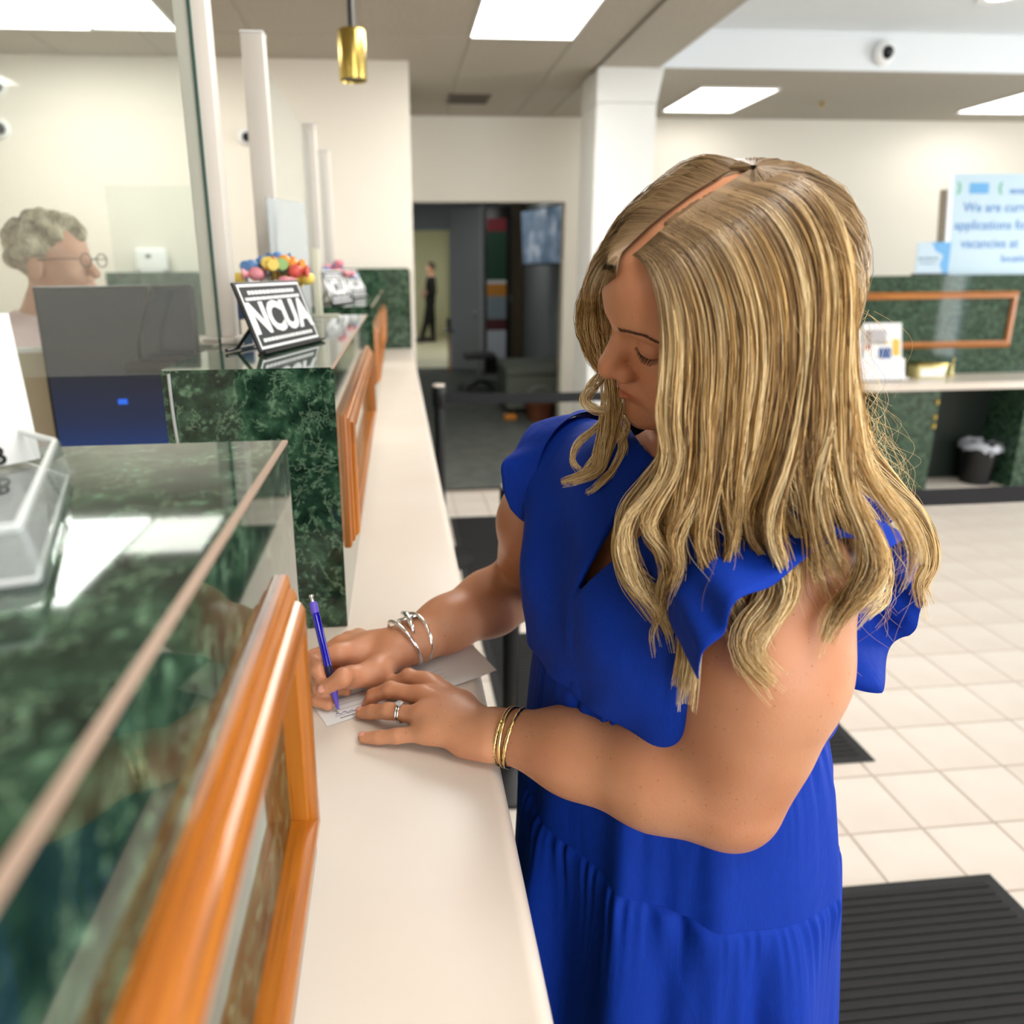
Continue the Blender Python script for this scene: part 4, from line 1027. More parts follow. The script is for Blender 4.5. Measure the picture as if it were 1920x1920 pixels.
# left hand, palm down on the ledge
def LZ(z, x, y): return onz(z, x, y)
z0 = ZL
LH = Group(.02)
MCP = [LZ(z0+.026, 800, 1281), LZ(z0+.030, 792, 1306), LZ(z0+.028, 792, 1343), LZ(z0+.021, 804, 1374)]
finger(LH, [MCP[0], LZ(z0+.030, 766, 1268), LZ(z0+.020, 744, 1280), LZ(z0+.009, 736, 1294)], [.0098, .0092, .0082, .0068])
finger(LH, [MCP[1], LZ(z0+.032, 732, 1293), LZ(z0+.019, 700, 1305), LZ(z0+.0085, 690, 1320)], [.0100, .0094, .0082, .0068])
finger(LH, [MCP[2], LZ(z0+.022, 728, 1333), LZ(z0+.013, 697, 1335), LZ(z0+.0078, 677, 1337)], [.0097, .0090, .0080, .0066])
finger(LH, [MCP[3], LZ(z0+.014, 744, 1380), LZ(z0+.0095, 709, 1383), LZ(z0+.007, 681, 1383)], [.0088, .0080, .0070, .0060])
TH = [LZ(z0+.014, 868, 1322), LZ(z0+.016, 812, 1285), LZ(z0+.013, 770, 1285), LZ(z0+.010, 735, 1300)]
finger(LH, TH, [.014, .012, .0095, .0075], .006)
for i in range(4): LH.seg(WL+V3(-.012, .010-.007*i, .002), MCP[i], .0165, .0112, .012)
LH.seg(WL+V3(-.012, -.014, -.004), (MCP[3]+WL)/2+V3(0, -.008, -.008), .014, .013, .012)
LH.seg(WL+V3(0, .008, -.004), TH[0], .016, .013, .012)
LH.ell((MCP[1]+MCP[2]+WL)/3, (.032, .030, .016), .012)
LH.seg(WL+V3(.025, -.006, 0), WL, .0245, .0215, .012)
# right hand closed round the pen
PT = onz(ZL+.0015, 636, 1338)
pd = None
v_ = ray(581, 1106); best = None
for t_ in np.linspace(.6, 1.1, 400):
    q = CAMP+v_*t_; e_ = abs(np.linalg.norm(q-PT)-.142)
    if q[1] > PT[1]-.02 and (best is None or e_ < best[0]): best = (e_, q)
PEND = best[1]; pd = (PEND-PT)/np.linalg.norm(PEND-PT)
def pen_at(d): return PT+pd*d
RH_ = Group(.02)
G1 = pen_at(.036)                       # where the fingers pinch
side = np.cross(pd, V3(0, 0, 1)); side /= np.linalg.norm(side)
RM = [LZ(z0+.042, 634, 1226), LZ(z0+.034, 640, 1210), LZ(z0+.027, 655, 1202), LZ(z0+.022, 672, 1196)]
camv = CAMP-G1; camv /= np.linalg.norm(camv)
away = -camv
wst = V3(-1, 0, 0)
finger(RH_, [RM[0], RM[0]+V3(-.034, -.008, -.004), G1+pd*.016+wst*.012+away*.004, G1-pd*.004+wst*.009-away*.002], [.0105, .0095, .0084, .0068])
finger(RH_, [RM[1], RM[1]+V3(-.036, -.008, -.010), G1+wst*.015+away*.008-pd*.004, G1-pd*.016+away*.012+wst*.004], [.0103, .0094, .0084, .0068])
finger(RH_, [RM[2], RM[2]+V3(-.034, -.010, -.010), LZ(z0+.012, 596, 1312), LZ(z0+.0085, 616, 1322)], [.0098, .0088, .008, .0066])
finger(RH_, [RM[3], RM[3]+V3(-.026, -.012, -.010), LZ(z0+.010, 628, 1290), LZ(z0+.008, 650, 1296)], [.0088, .008, .0072, .0062])
RT = [LZ(z0+.026, 706, 1262), LZ(z0+.033, 656, 1270), G1+camv*.0135+V3(.013, 0, .006), G1+camv*.0115-pd*.006+V3(-.010, .002, -.002)]
finger(RH_, RT, [.016, .0125, .0102, .0076], .006)
for i in range(4): RH_.seg(WR+V3(-.012, .012-.006*i, .002), RM[i], .0165, .0112, .012)
RH_.seg(WR+V3(-.008, -.006, -.006), RT[0], .018, .016, .012)
RH_.ell((RM[0]+RM[2]+WR)/3+V3(.0, -.004, -.008), (.034, .026, .020), .012)
RH_.seg(WR+V3(.03, .008, .004), WR, .0255, .022, .012)
# arms
AG = Group(.05)
AG.chain([SL+V3(-.004, .012, .004), SL+(EL-SL)*.35, SL+(EL-SL)*.75, EL], [.056, .059, .051, .045], .02)
AG.chain([EL, EL+(WL-EL)*.28, EL+(WL-EL)*.62, WL], [.046, .049, .038, .0245], .03)
AG.ell(SL+(EL-SL)*.42+BF*.022-BL*.002, (.050, .052, .085), .04)
AG.ell(EL+V3(.002, -.005, -.018), (.025, .025, .025), .03)
AG.chain([SR+V3(.004, -.01, 0), SR+(ER-SR)*.4, ER], [.054, .052, .043], .02)
AG.chain([ER, ER+(WR-ER)*.3, ER+(WR-ER)*.65, WR], [.042, .043, .034, .0245], .02)
# torso and legs
TG = Group(.05)
TG.ell(bw(CH, .005, 0, .02), (.092, .142, .125), .05, BA)
TG.ell(bw(WA, 0, 0, 0), (.092, .122, .13), .06, BA)
TG.ell(bw(PE, -.005, 0, 0), (.115, .158, .13), .06, BA)
for q in (-1, 1): TG.ell(bw(CH, .046, q*.060, -.005), (.048, .056, .060), .05, BA)
TG.seg(mid+BU*.018, SL+V3(-.012, .018, .014), .046, .046, .04).seg(mid+BU*.018, SR+V3(.01, -.016, .012), .046, .046, .04)
TG.seg(NB0, hw(0, -.030, -.045), .045, .041, .02)
TG.seg(NB0-BU*.025, NB0+BU*.005, .062, .050, .04)
FEET = []
for q in (-1, 1):
    h_ = bw(PE, .0, q*.085, -.04); kn = bw(PE, .035, q*.085, -.40); an = bw(PE, -.01, q*.088, -.765); an[2] = .075
    TG.seg(h_, kn, .082, .052, .03).seg(kn, an, .055, .034, .02).seg(an, bw(an, .10, q*.01, -.045), .034, .026, .02); FEET.append(an)
def torso_f(P): return TG(P)
def body_f(P):
    d = TG(P); d = smin(d, AG(P), .022); d = smin(d, head_f(P), .014)
    d = smin(d, LH(P), .010); return smin(d, RH_(P), .010)

woman = thing('person', 'blonde woman in a royal blue ruffled dress writing at the cream ledge', 'person', (.30, .68, 0))
BV, BQ = sdf_mesh(body_f, (-.16, .30, 0.0), (.52, 1.06, 1.62), .0027, 4)
body = np_mesh('body', BV, BQ, SKIN, woman)
Lh = (BV-HO)@HR.T/HS
tint = np.ones((len(BV), 3))
hd = np.linalg.norm(Lh-np.array([0, .06, -.02]), axis=1) < .13
def blob(c, r, col, p=1.0):
    w = np.exp(-(((Lh-np.array(c))/np.array(r))**2).sum(1))*hd*p
    global tint; tint = tint*(1-w[:, None])+tint*w[:, None]*np.array(col)
blob((0, .092, -.0445), (.020, .012, .0042), (.84, .44, .50)); blob((0, .090, -.0535), (.018, .012, .0052), (.84, .46, .52))
for q in (-1, 1): blob((q*.036, .075, -.02), (.022, .02, .018), (.98, .86, .84)); blob((q*.0305, .085, .0225), (.014, .012, .008), (.90, .78, .74))
blob((0, .094, -.0482), (.021, .012, .0016), (.52, .26, .28)); blob((0, .108, -.016), (.012, .012, .010), (.98, .82, .78))  # first blob paints the shaded gap between the lips
# finger tips and knuckles a little pinker
for t_ in (LH.p+RH_.p):
    pass
paint(body, 'tint', tint)
# nails
def nail(tip, prev, up, r):
    d = np.array(tip)-np.array(prev); d /= np.linalg.norm(d); u = up-d*(up@d); u /= np.linalg.norm(u)
    bm = NB(); ell(bm, (0, 0, 0), (r*.95, r*.62, r*.26), 10, 6, M=basis(tuple(np.array(tip)+u*r*.78-d*r*.05), tuple(d), tuple(np.cross(u, d))))
    obj('fingernail', bm, NAIL, body, 180)
NAIL = mat('pink_nail', rgb(226, 158, 142), .25)
for ch, r in ((1, .0068), (2, .0066), (3, .006)):
    pass
segs = [t for t in LH.p if t[0] == 's']
for k, r in ((5, .0068), (8, .0066), (11, .0060), (2, .0068)):
    nail(segs[k][2], segs[k][1], V3(0, 0, 1) if k > 5 else V3(-.5, 0, .8), r)
nail(RT[3], RT[2], camv+V3(0, 0, .5), .0076)
# brows, lashes
HAIRD = mat('brow_hair', rgb(104, 74, 54), .6); LASH = mat('dark_lash', rgb(30, 20, 16), .5)
rng = random.Random(9)
def face_y(X_, Z_):
    """y of the face surface at local x,z (ray from in front)"""
    ys = np.linspace(.13, .03, 260); X_ = np.asarray(X_); out = np.zeros(len(X_))
    P = np.stack([np.repeat(X_, 260), np.tile(ys, len(X_)), np.repeat(Z_, 260)], -1)
    d = HG(P).reshape(len(X_), 260); i = np.argmax(d < 0, axis=1); return ys[i]
for q in (-1, 1):
    u = np.array([rng.random() for _ in range(130)]); x = .0165+.0345*u
    z = .0365+.0060*np.sin(np.minimum(u/.68, 1)*PI/2)-.0060*np.clip(u-.68, 0, 1)/.32+np.array([rng.uniform(-.0018, .0018) for _ in u])*(1-.6*u)
    x2 = x+.0055; z2 = z+.0018*(1-1.8*u)
    y, y2 = face_y(q*x, z), face_y(q*x2, z2)
    bm = NB()
    for k in range(len(u)):
        a = hw(q*x[k], y[k], z[k]); b_ = hw(q*x2[k], y2[k]+.0006, z2[k]); mm = (a+b_)/2+HR[1]*.0012
        tube(bm, [a, mm, b_], [.00026, .00026, .0001], 3, caps=False)
    obj('eyebrow', bm, HAIRD, body)
    k = 42; u = np.linspace(0, 1, k); x = .0200+.0245*u; c = (x-.0305)/.0142
    z = .0185-.0092*(1-np.clip(c*c, 0, 1))**.5*.55-.0012-.003*u
    y = face_y(q*x, z)
    bm = NB()
    for i in range(k):
        l = .0056*(.6+.55*u[i])*rng.uniform(.8, 1.1); sx = (.0005+.0045*u[i])*q+rng.uniform(-.0006, .0006)
        a = hw(q*x[i], y[i]-.0003, z[i]); m1 = hw(q*x[i]+sx*.45, y[i]+l*.55, z[i]-l*.42); b_ = hw(q*x[i]+sx, y[i]+l*.95, z[i]-l*.38)
        tube(bm, [a, m1, b_], [.00028, .00022, .0001], 3, caps=False)
    obj('eyelash', bm, LASH, body)
# ------------------------------------------------------------------ her clothes and jewellery
def make_cloth(name, c0, c1):
    M_ = mat(name, c0, .75, spec=.25); N, L, b = nodes(M_)
    geo = N.new('ShaderNodeNewGeometry'); mp = N.new('ShaderNodeMapping'); mp.inputs['Scale'].default_value = (1, 1, .08)
    L.new(geo.outputs['Position'], mp.inputs[0])
    n0 = nd(N, 'ShaderNodeTexNoise', Scale=900.0, Detail=3.0); L.new(mp.outputs[0], n0.inputs['Vector'])
    r = ramp(N, [(.3, c0), (.7, c1)]); L.new(n0.outputs[0], r.inputs[0]); L.new(r.outputs[0], b.inputs['Base Color'])
    n1 = nd(N, 'ShaderNodeTexNoise', Scale=1400.0, Detail=2.0); L.new(geo.outputs['Position'], n1.inputs['Vector'])
    bp = nd(N, 'ShaderNodeBump', Strength=.35, Distance=.0006); L.new(n1.outputs[0], bp.inputs['Height'])
    bp2 = nd(N, 'ShaderNodeBump', Strength=.2, Distance=.0006); L.new(n0.outputs[0], bp2.inputs['Height']); L.new(bp.outputs[0], bp2.inputs['Normal'])
    mp3 = N.new('ShaderNodeMapping'); mp3.inputs['Scale'].default_value = (1, 1, .35); L.new(geo.outputs['Position'], mp3.inputs[0])
    n3 = nd(N, 'ShaderNodeTexNoise', Scale=30.0, Detail=3.0, Distortion=.6); L.new(mp3.outputs[0], n3.inputs['Vector'])
    bp3 = nd(N, 'ShaderNodeBump', Strength=.35, Distance=.006); L.new(n3.outputs[0], bp3.inputs['Height']); L.new(bp2.outputs[0], bp3.inputs['Normal'])
    L.new(bp3.outputs[0], b.inputs['Normal'])
    b.inputs['Sheen Weight'].default_value = .03; b.inputs['Sheen Roughness'].default_value = .5; b.inputs['Sheen Tint'].default_value = rgb(90, 150, 255)
    return M_
BLUE = make_cloth('royal_blue_crepe', rgb(0, 52, 164), rgb(0, 46, 150))
SA = (SL-SR)/np.linalg.norm(SL-SR)               # across the shoulders, towards her left
SAH = SA*V3(1, 1, 0); SAH /= np.linalg.norm(SAH); SFH = np.cross(BU, SAH)*-1
if SFH@BF < 0: SFH = -SFH
ZS1, ZS2 = 1.062, .885
def ctr(z):
    zz = [.30, .83, 1.0, 1.10, 1.2]; return np.stack([np.interp(z, zz, [.315, .302, .291, .281, .272]), np.interp(z, zz, [.70, .686, .676, .672, .668])], -1)
def axes_ab(z):
    zz = [.30, .45, .60, .80, .90, 1.0, 1.065, 1.12]
    return np.interp(z, zz, [.235, .222, .207, .190, .180, .168, .155, .148]), np.interp(z, zz, [.205, .195, .182, .166, .156, .144, .134, .130])
# skirt: tiers hang from one another, each starting on the hem shape of the one above
NT = 480
TH_ = np.linspace(0, 2*PI, NT, endpoint=False)
def gather(seed, n):
    """unevenly spaced little pleats"""
    rg = np.random.RandomState(seed); w = TH_+.10*np.sin(3*TH_+rg.uniform(0, 6))+.05*np.sin(7*TH_+rg.uniform(0, 6))
    amp = .55+.45*np.sin(5*TH_+rg.uniform(0, 6))*np.sin(2*TH_+rg.uniform(0, 6))
    return amp*(np.abs(np.sin(n*w*.5+rg.uniform(0, 6)))**.7*2-1)+.5*np.sin(n*1.37*w+rg.uniform(0, 6))*amp
def folds(seed):
    rg = np.random.RandomState(seed); w = TH_+.22*np.sin(2*TH_+rg.uniform(0, 6))+.12*np.sin(5*TH_+rg.uniform(0, 6))
    return sum(a*np.sin(n*w+rg.uniform(0, 6)) for n, a in ((6, .8), (9, .9), (13, .6), (21, .25)))
def tier(zt, zb, nz, base, step, seed, ng, famp, gamp):
    g_, f_ = gather(seed, ng), folds(seed+1); zs = zt-(zt-zb)*np.linspace(0, 1, nz)**1.3
    rows = []
    for z in zs:
        u = zt-z; g = np.exp(-u/.035)*(1-np.exp(-u/.004)); f = 1-np.exp(-u/.09)
        off = base*(1-.5*f)+step*(1-np.exp(-u/.012))+gamp*g*g_+famp*f*f_
        a, b = axes_ab(z); c = ctr(z); p = np.zeros((NT, 3))
        p[:, :2] = c+np.outer(np.cos(TH_)*(b+off), BF[:2])+np.outer(np.sin(TH_)*(a+off), BL[:2]); p[:, 2] = z+.012*np.cos(TH_)-.010*np.sin(TH_)
        rows.append(p)
    V = np.array(rows).reshape(-1, 3); k = np.arange(NT)
    Q = np.vstack([np.stack([i*NT+k, i*NT+(k+1) % NT, (i+1)*NT+(k+1) % NT, (i+1)*NT+k], -1) for i in range(nz-1)])
    return V, Q, off
dress = None
T1 = tier(ZS1+.004, ZS2, 56, np.zeros(NT)-.002, .005, 3, 64, .0045, .0055)
T2 = tier(ZS2, .36, 70, T1[2]-.0012, .006, 12, 70, .0085, .0060)
# bodice: a thin shell over the torso, cut at neck, armholes and seam
BG = Group(.05)
BG.ell(bw(CH, .008, 0, .015), (.100, .140, .130), .05, BA); BG.ell(bw(WA, -.006, 0, .06), (.124, .146, .16), .05, BA)
for q in (-1, 1): BG.ell(bw(CH, .050 if q > 0 else .040, q*.058 if q > 0 else -.048, -.005), (.048, .056, .075), .07, BA)
BG.seg(mid+BU*.018, SL+V3(-.012, .018, .014), .048, .050, .04).seg(mid+BU*.018, SR+V3(.01, -.016, .012), .048, .050, .04)
def march(f, x, y, t0=.3, t1=1.4, n=900):
    ts = np.linspace(t0, t1, n); P = CAMP+np.outer(ts, ray(x, y)); v = f(P); i = np.argmax(v < 0); return (P[i], ts[i]) if (v < 0).any() else (None, None)
PV = march(lambda P: BG(P)-.011, 1089, 1108)[0]; PQ = march(lambda P: BG(P)-.011, 1216, 935)[0]
ZV, LV = PV[2], (PV-mid)@SAH; ZQ, LQ = PQ[2], (PQ-mid)@SAH
def bodice_f(P):
    d = BG(P)
    l = (P-mid)@SAH; f = (P-mid)@SFH; z = P[:, 2]
    w = .0030*np.sin(62*l+14*z)*sm(1.10, 1.22, z)+.0025*np.sin(95*l+3*np.sin(20*z))*(1-sm(1.065, 1.12, z))+.0055*np.sin(34*l-26*z+1.0+1.5*np.sin(11*z))*sm(1.08, 1.16, z)+.003*np.sin(58*l+30*z)*sm(1.10, 1.18, z)
    sh = np.abs(d-.011+w)-.0042
    cut = (np.abs(l)-(.122+np.clip(1.165-z, 0, 1)*1.0))
    sh = smax(sh, cut, .004)
    sh = smax(sh, ZS1-z+.012*(P-mid)@BF/.13-.010*(P-mid)@BL/.15, .003)
    ax = P-NB0; up = V3(.02, -.05, 1); up = up/np.linalg.norm(up)
    rad = np.linalg.norm(ax-np.outer(ax@up, up), axis=1)
    sh = np.where(z > 1.22, smax(sh, .060-rad, .004), sh)
    vcut = np.where(f > .0, (z-ZV)*.24+.0015-np.abs(l-(LV+(LQ-LV)*(z-ZV)/(ZQ-ZV))), -1.0)
    return smax(sh, vcut, .003)
V2, Q2 = sdf_mesh(bodice_f, (.06, .42, 1.03), (.50, .98, 1.36), .0031, 3)
dress = np_mesh('dress', V2, Q2, BLUE, woman); dress['label'] = 'royal blue bodice with a deep V neck'
np_mesh('skirt_tier', T1[0], T1[1], BLUE, dress); np_mesh('skirt_tier', T2[0], T2[1], BLUE, dress)
# ribbons following a curve
def ribbon(name, C, D, Wd, wave, m_, parent, rows=10, thick=.0012, droop=None):
    """C: (n,3) seam curve, D: (n,3) outward directions, Wd: (n,) widths, wave: (n,rows) sideways offsets along Nrm"""
    n = len(C); s = np.linspace(0, 1, rows)
    T = np.gradient(C, axis=0); T /= np.linalg.norm(T, axis=1)[:, None]
    Nn = np.cross(T, D); Nn /= np.linalg.norm(Nn, axis=1)[:, None]
    P = C[:, None, :]+D[:, None, :]*(Wd[:, None]*s[None])[..., None]+Nn[:, None, :]*wave[..., None]
    if droop is not None: P[..., 2] -= droop[:, None]*s[None]**2
    A = P.reshape(-1, 3); Bk = (P-Nn[:, None, :]*thick).reshape(-1, 3); m0 = len(A)
    i, j = np.meshgrid(np.arange(n-1), np.arange(rows-1), indexing='ij'); a = (i*rows+j).ravel()
    Q = np.stack([a, a+rows, a+rows+1, a+1], -1)
    Qb = Q[:, ::-1]+m0
    e1 = np.arange(n-1)*rows+rows-1; E1 = np.stack([e1, e1+rows, e1+rows+m0, e1+m0], -1)
    return np_mesh(name, np.vstack([A, Bk]), np.vstack([Q, Qb, E1]), m_, parent)
def sleeve(S_, out, label, seed, wf, wt, wb, a0=-48, a1=238, fl=.0, ff=.0, rho=.068, ins=-.050):
    rg = np.random.RandomState(seed); n = 220; t = np.linspace(0, 1, n); ph = np.radians(a0+(a1-a0)*t)
    rad = np.outer(np.cos(ph), SFH)+np.outer(np.sin(ph), BU)
    C = S_+out*ins+rad*(rho+.006*np.sin(ph)[:, None])+V3(0, 0, .004)+BF*(ff*np.clip(np.cos(ph), 0, 1)**1.2)[:, None]
    C += out*(-.020*np.clip(-np.sin(ph), 0, 1))[:, None]
    front, top, back = np.clip(np.cos(ph), 0, 1), np.clip(np.sin(ph), 0, 1), np.clip(-np.cos(ph), 0, 1)
    wd = (wf*front+wt*top+wb*back)/(front+top+back+1e-6)*np.clip(np.minimum(t, 1-t)/.12, .12, 1)**.6
    D = out*(.80)+rad*(.42+.50*back+fl*front)[:, None]*1.0-BU*(.25+.25*top+.42*back)[:, None]
    D /= np.linalg.norm(D, axis=1)[:, None]
    s = np.linspace(0, 1, 12)
    p1, p2 = rg.uniform(0, 6.28, 2)
    env = .22*front+.40*top+1.2*back
    wave = (np.sin(t*38+p1+1.2*np.sin(t*9+p2))*.0125*env)[:, None]*s[None]**1.2+(np.sin(t*70+p2)*.004*env)[:, None]*s[None]**.6
    o = ribbon('flutter_sleeve', C, D, wd, wave, BLUE, dress, 12, droop=.012*top+.026*back)
    o['label'] = label; return o
sleeve(SL, SAH, 'ruffled sleeve over the near arm', 4, .070, .092, .140, ff=.040)
sleeve(SR, -SAH, 'ruffled sleeve over the far arm', 6, .040, .050, .05, fl=.0)
# second ruffle layer behind the near arm
def back_ruffle():
    n = 150; t = np.linspace(0, 1, n); ph = np.radians(120+135*t)
    rad = np.outer(np.cos(ph), SFH)+np.outer(np.sin(ph), BU)
    C = SL+SAH*-.055+rad*.078; D = SAH*.45+rad*.85-BU*.35*t[:, None]; D /= np.linalg.norm(D, axis=1)[:, None]
    s = np.linspace(0, 1, 12); wd = .105*np.clip(np.minimum(t, 1-t)/.12, .15, 1)**.6
    wave = (np.sin(t*27+1.0)*.015)[:, None]*s[None]**1.2
    ribbon('back_ruffle', C, D, wd, wave, BLUE, dress, 12, droop=.02*np.ones(n))
back_ruffle()
# standing collar
def collar():
    n = 200; t = np.linspace(0, 1, n); th = np.radians(-150+300*t)+PI   # open at the front
    base = NB0-BU*.028+V3(-.004, -.002, 0)
    C = base+np.outer(np.cos(th), SFH)*.066+np.outer(np.sin(th), SAH)*.070
    C[:, 2] += .004+.020*(-np.cos(th))
    D = BU*.9+(np.outer(np.cos(th), SFH)+np.outer(np.sin(th), SAH))*.42; D /= np.linalg.norm(D, axis=1)[:, None]
    s = np.linspace(0, 1, 8); wd = np.full(n, .030)*np.clip(np.minimum(t, 1-t)/.06, .3, 1)
    wave = (np.sin(t*70)*.003+np.sin(t*33+1)*.003)[:, None]*s[None]
    ribbon('collar', C, D, wd, wave, BLUE, dress, 8)
collar()
# front placket
def surf_march(f, p, d, lo=0., hi=.3, n=240):
    ts = np.linspace(lo, hi, n); P = p+np.outer(ts, d); v = f(P); i = np.argmax(v < 0); return P[i] if (v < 0).any() else None
pl = []
for u in np.linspace(0, 1, 24):
    z = ZV+.004+(ZS1+.004-ZV)*u
    q = mid+SAH*(LV+.004*u); q[2] = z
    h_ = surf_march(lambda P: BG(P)-.0145, q+SFH*.25, -SFH)
    if h_ is not None: pl.append(h_)
if len(pl) > 4:
    bm = NB(); pl = np.array(pl)
    for a, b_ in zip(pl[:-1], pl[1:]):
        pass
    L_ = [bm.verts.new(p+SAH*.011-SFH*.001) for p in pl]; Mv = [bm.verts.new(p+SFH*.0012) for p in pl]; R_ = [bm.verts.new(p-SAH*.011-SFH*.001) for p in pl]
    for i in range(len(pl)-1):
        bm.faces.new((L_[i], L_[i+1], Mv[i+1], Mv[i])); bm.faces.new((Mv[i], Mv[i+1], R_[i+1], R_[i]))
    obj('placket', bm, BLUE, dress, 180)
# shoes
SHOE = mat('tan_leather', rgb(150, 108, 74), .45)
for a in FEET:
    bm = NB(); f = V3(a[0], a[1], 0)
    tube(bm, [f-BF*.05+BU*.03, f-BF*.02+BU*.034, f+BF*.06+BU*.032, f+BF*.13+BU*.022, f+BF*.155+BU*.016], [.022, .036, .038, .030, .010], 14)
    box(bm, -.055, .155, -.034, .034, .0005, .010, M=basis(tuple(f), tuple(BF), tuple(np.cross(BU, BF))))
    obj('shoe', bm, SHOE, woman, 60)
# bangles
def arm_ring(c, ax, r1, r2, tilt, rod, m_, label, span=(0, 2*PI), bead=False, par=None, seg=64):
    ax = ax/np.linalg.norm(ax); u = np.cross(ax, BU); u /= np.linalg.norm(u); v = np.cross(u, ax)
    if v[2] < 0: v = -v
    ts = np.linspace(span[0], span[1], seg, endpoint=abs(span[1]-span[0]) < 6.28)
    P = [c+u*r1*math.cos(t)+v*r2*math.sin(t)+ax*tilt*math.sin(t) for t in ts]
    bm = NB(); cl = abs(span[1]-span[0]) > 6.27
    R = [rod*(1+.22*math.sin(40*t)) if bead else rod for t in ts]
    tube(bm, P, R, 10, closed=cl); o = obj('bracelet', bm, m_, par or woman, 180); o['label'] = label; return P
AXL = (EL-WL)/np.linalg.norm(EL-WL)
WB = WL+AXL*.010
arm_ring(WB+AXL*.000, AXL, .0295, .0285, .003, .0017, GOLD, 'beaded gold bangle', bead=True, seg=120)
arm_ring(WB+AXL*.0055, AXL, .0298, .0288, .001, .0021, GOLD, 'plain gold bangle')
arm_ring(WB+AXL*.0115, AXL, .0298, .0290, .005, .0021, GOLD, 'hammered gold bangle', bead=True, seg=60)
AXR = (ER-WR)/np.linalg.norm(ER-WR)
arm_ring(WR+AXR*.030, AXR, .0335, .0325, .006, .0024, SILVER, 'silver open cuff', span=(-.4, 5.0))
P_ = arm_ring(WR+AXR*.012+V3(0, 0, .003), AXR, .0325, .0315, -.008, .0022, SILVER, 'silver cuff with a cross bar', span=(-1.0, 4.2))
bm = NB(); c = WR+AXR*.018+BU*.034; d = V3(.35, -.9, -.25); d /= np.linalg.norm(d)
tube(bm, [c-d*.018+V3(0, 0, -.004), c-d*.006+V3(0, 0, .003), c+d*.008+V3(0, 0, .002), c+d*.020-V3(0, 0, .006)], [.0028, .0034, .0034, .0022], 10)
tube(bm, [c-np.cross(d, BU)*.014+V3(0, 0, .002), c+np.cross(d, BU)*.014], [.0024, .0024], 10)
o = obj('bracelet', bm, SILVER, woman, 180); o['label'] = 'silver crossed clasp'
# ring
sg = [t for t in LH.p if t[0] == 's'][6]
a, b_ = np.array(sg[1]), np.array(sg[2]); d = (b_-a)/np.linalg.norm(b_-a); c = a+d*.026
u = np.cross(d, BU); u /= np.linalg.norm(u); v = np.cross(u, d); v = v if v[2] > 0 else -v
bm = NB()
for k in (0, .0028): tube(bm, [c+d*k+(u*math.cos(t)+v*math.sin(t))*.0103 for t in np.linspace(0, 2*PI, 40, endpoint=False)], .0010, 8, closed=True)
o = obj('ring', bm, SILVER, woman, 180); o['label'] = 'silver band set with a clear stone'
bm = NB(); cyl(bm, (0, 0, .0006),   .0026, .003, 8, r2=.0044, M=basis(tuple(c+v*.0103+u*-.002), tuple(d), tuple(u), tuple(v)))
cyl(bm, (0, 0, .0036), .0044, .0012, 8, r2=.0028, M=basis(tuple(c+v*.0103+u*-.002), tuple(d), tuple(u), tuple(v)))
obj('stone', bm, mat('clear_stone', (.95, .95, .97, 1), .02, trans=.6, ior=2.2), o)
# ------------------------------------------------------------------ pen and cheque
pen = thing('pen', 'purple ballpoint pen held in the right hand over the cheque', 'pen', tuple(PT))
bx_ = np.cross(pd, V3(0, 0, 1)); bx_ /= np.linalg.norm(bx_)
PM = basis(tuple(PT), tuple(bx_), tuple(np.cross(pd, bx_)), tuple(pd))
PUR = mat('violet_plastic', rgb(98, 80, 190), .3); PURD = mat('deep_violet_barrel', rgb(14, 2, 150), .12, coat=.6)
bm = NB(); lathe(bm, (0, 0, 0), [(0, 0), (.0006, .0003), (.0009, .004), (.0012, .005)], 16, M=PM); obj('nib', bm, SILVER, pen, 60)
bm = NB(); lathe(bm, (0, 0, .005), [(.0013, 0), (.0040, .018), (.0049, .020), (.0047, .024)], 20, M=PM); obj('cone', bm, PUR, pen, 60)
bm = NB(); lathe(bm, (0, 0, .028), [(.0046, 0), (.0053, .004), (.0053, .022), (.0047, .028)], 20, M=PM); obj('grip', bm, mat('dark_grip', rgb(26, 18, 60), .5), pen, 60)
bm = NB(); lathe(bm, (0, 0, .055), [(.0046, 0), (.0047, .002), (.0047, .062), (.0045, .064)], 20, M=PM); obj('barrel', bm, PURD, pen, 60)
bm = NB(); lathe(bm, (0, 0, .119), [(.0046, 0), (.0049, .002), (.0049, .011), (.0038, .013), (0, .013)], 20, M=PM); obj('collar', bm, PUR, pen, 60)
bm = NB(); lathe(bm, (0, 0, .131), [(.0017, 0), (.0017, .006), (.0027, .007), (.0027, .0095), (0, .010)], 14, M=PM); obj('push_button', bm, CHROME, pen, 60)
bm = NB(); box(bm, -.0016, .0016, .0049, .0068, .072, .120, bev=.0006, M=PM); obj('clip', bm, PURD, pen, 60)
z = ZL+.0006
cq = [onz(z, *p) for p in ((613, 1362), (584, 1318), (886, 1212), (931, 1262))]
ch = thing('cheque', 'white printed cheque under the writing hands on the cream ledge', 'paper', tuple((cq[0]+cq[2])/2), None)
nx, ny = 24, 8; G_ = np.zeros((nx+1, ny+1, 3))
for i in range(nx+1):
    for j in range(ny+1):
        u, v = i/nx, j/ny; G_[i, j] = (cq[0]*(1-u)+cq[3]*u)*(1-v)+(cq[1]*(1-u)+cq[2]*u)*v; G_[i, j, 2] += .004*max(0, u-.6)**2/.16*(1-.4*v)
k = np.arange(nx)[:, None]*(ny+1)+np.arange(ny)[None]; k = k.ravel()
Qp = np.stack([k, k+ny+1, k+ny+2, k+1], -1); A = G_.reshape(-1, 3); n0 = len(A)
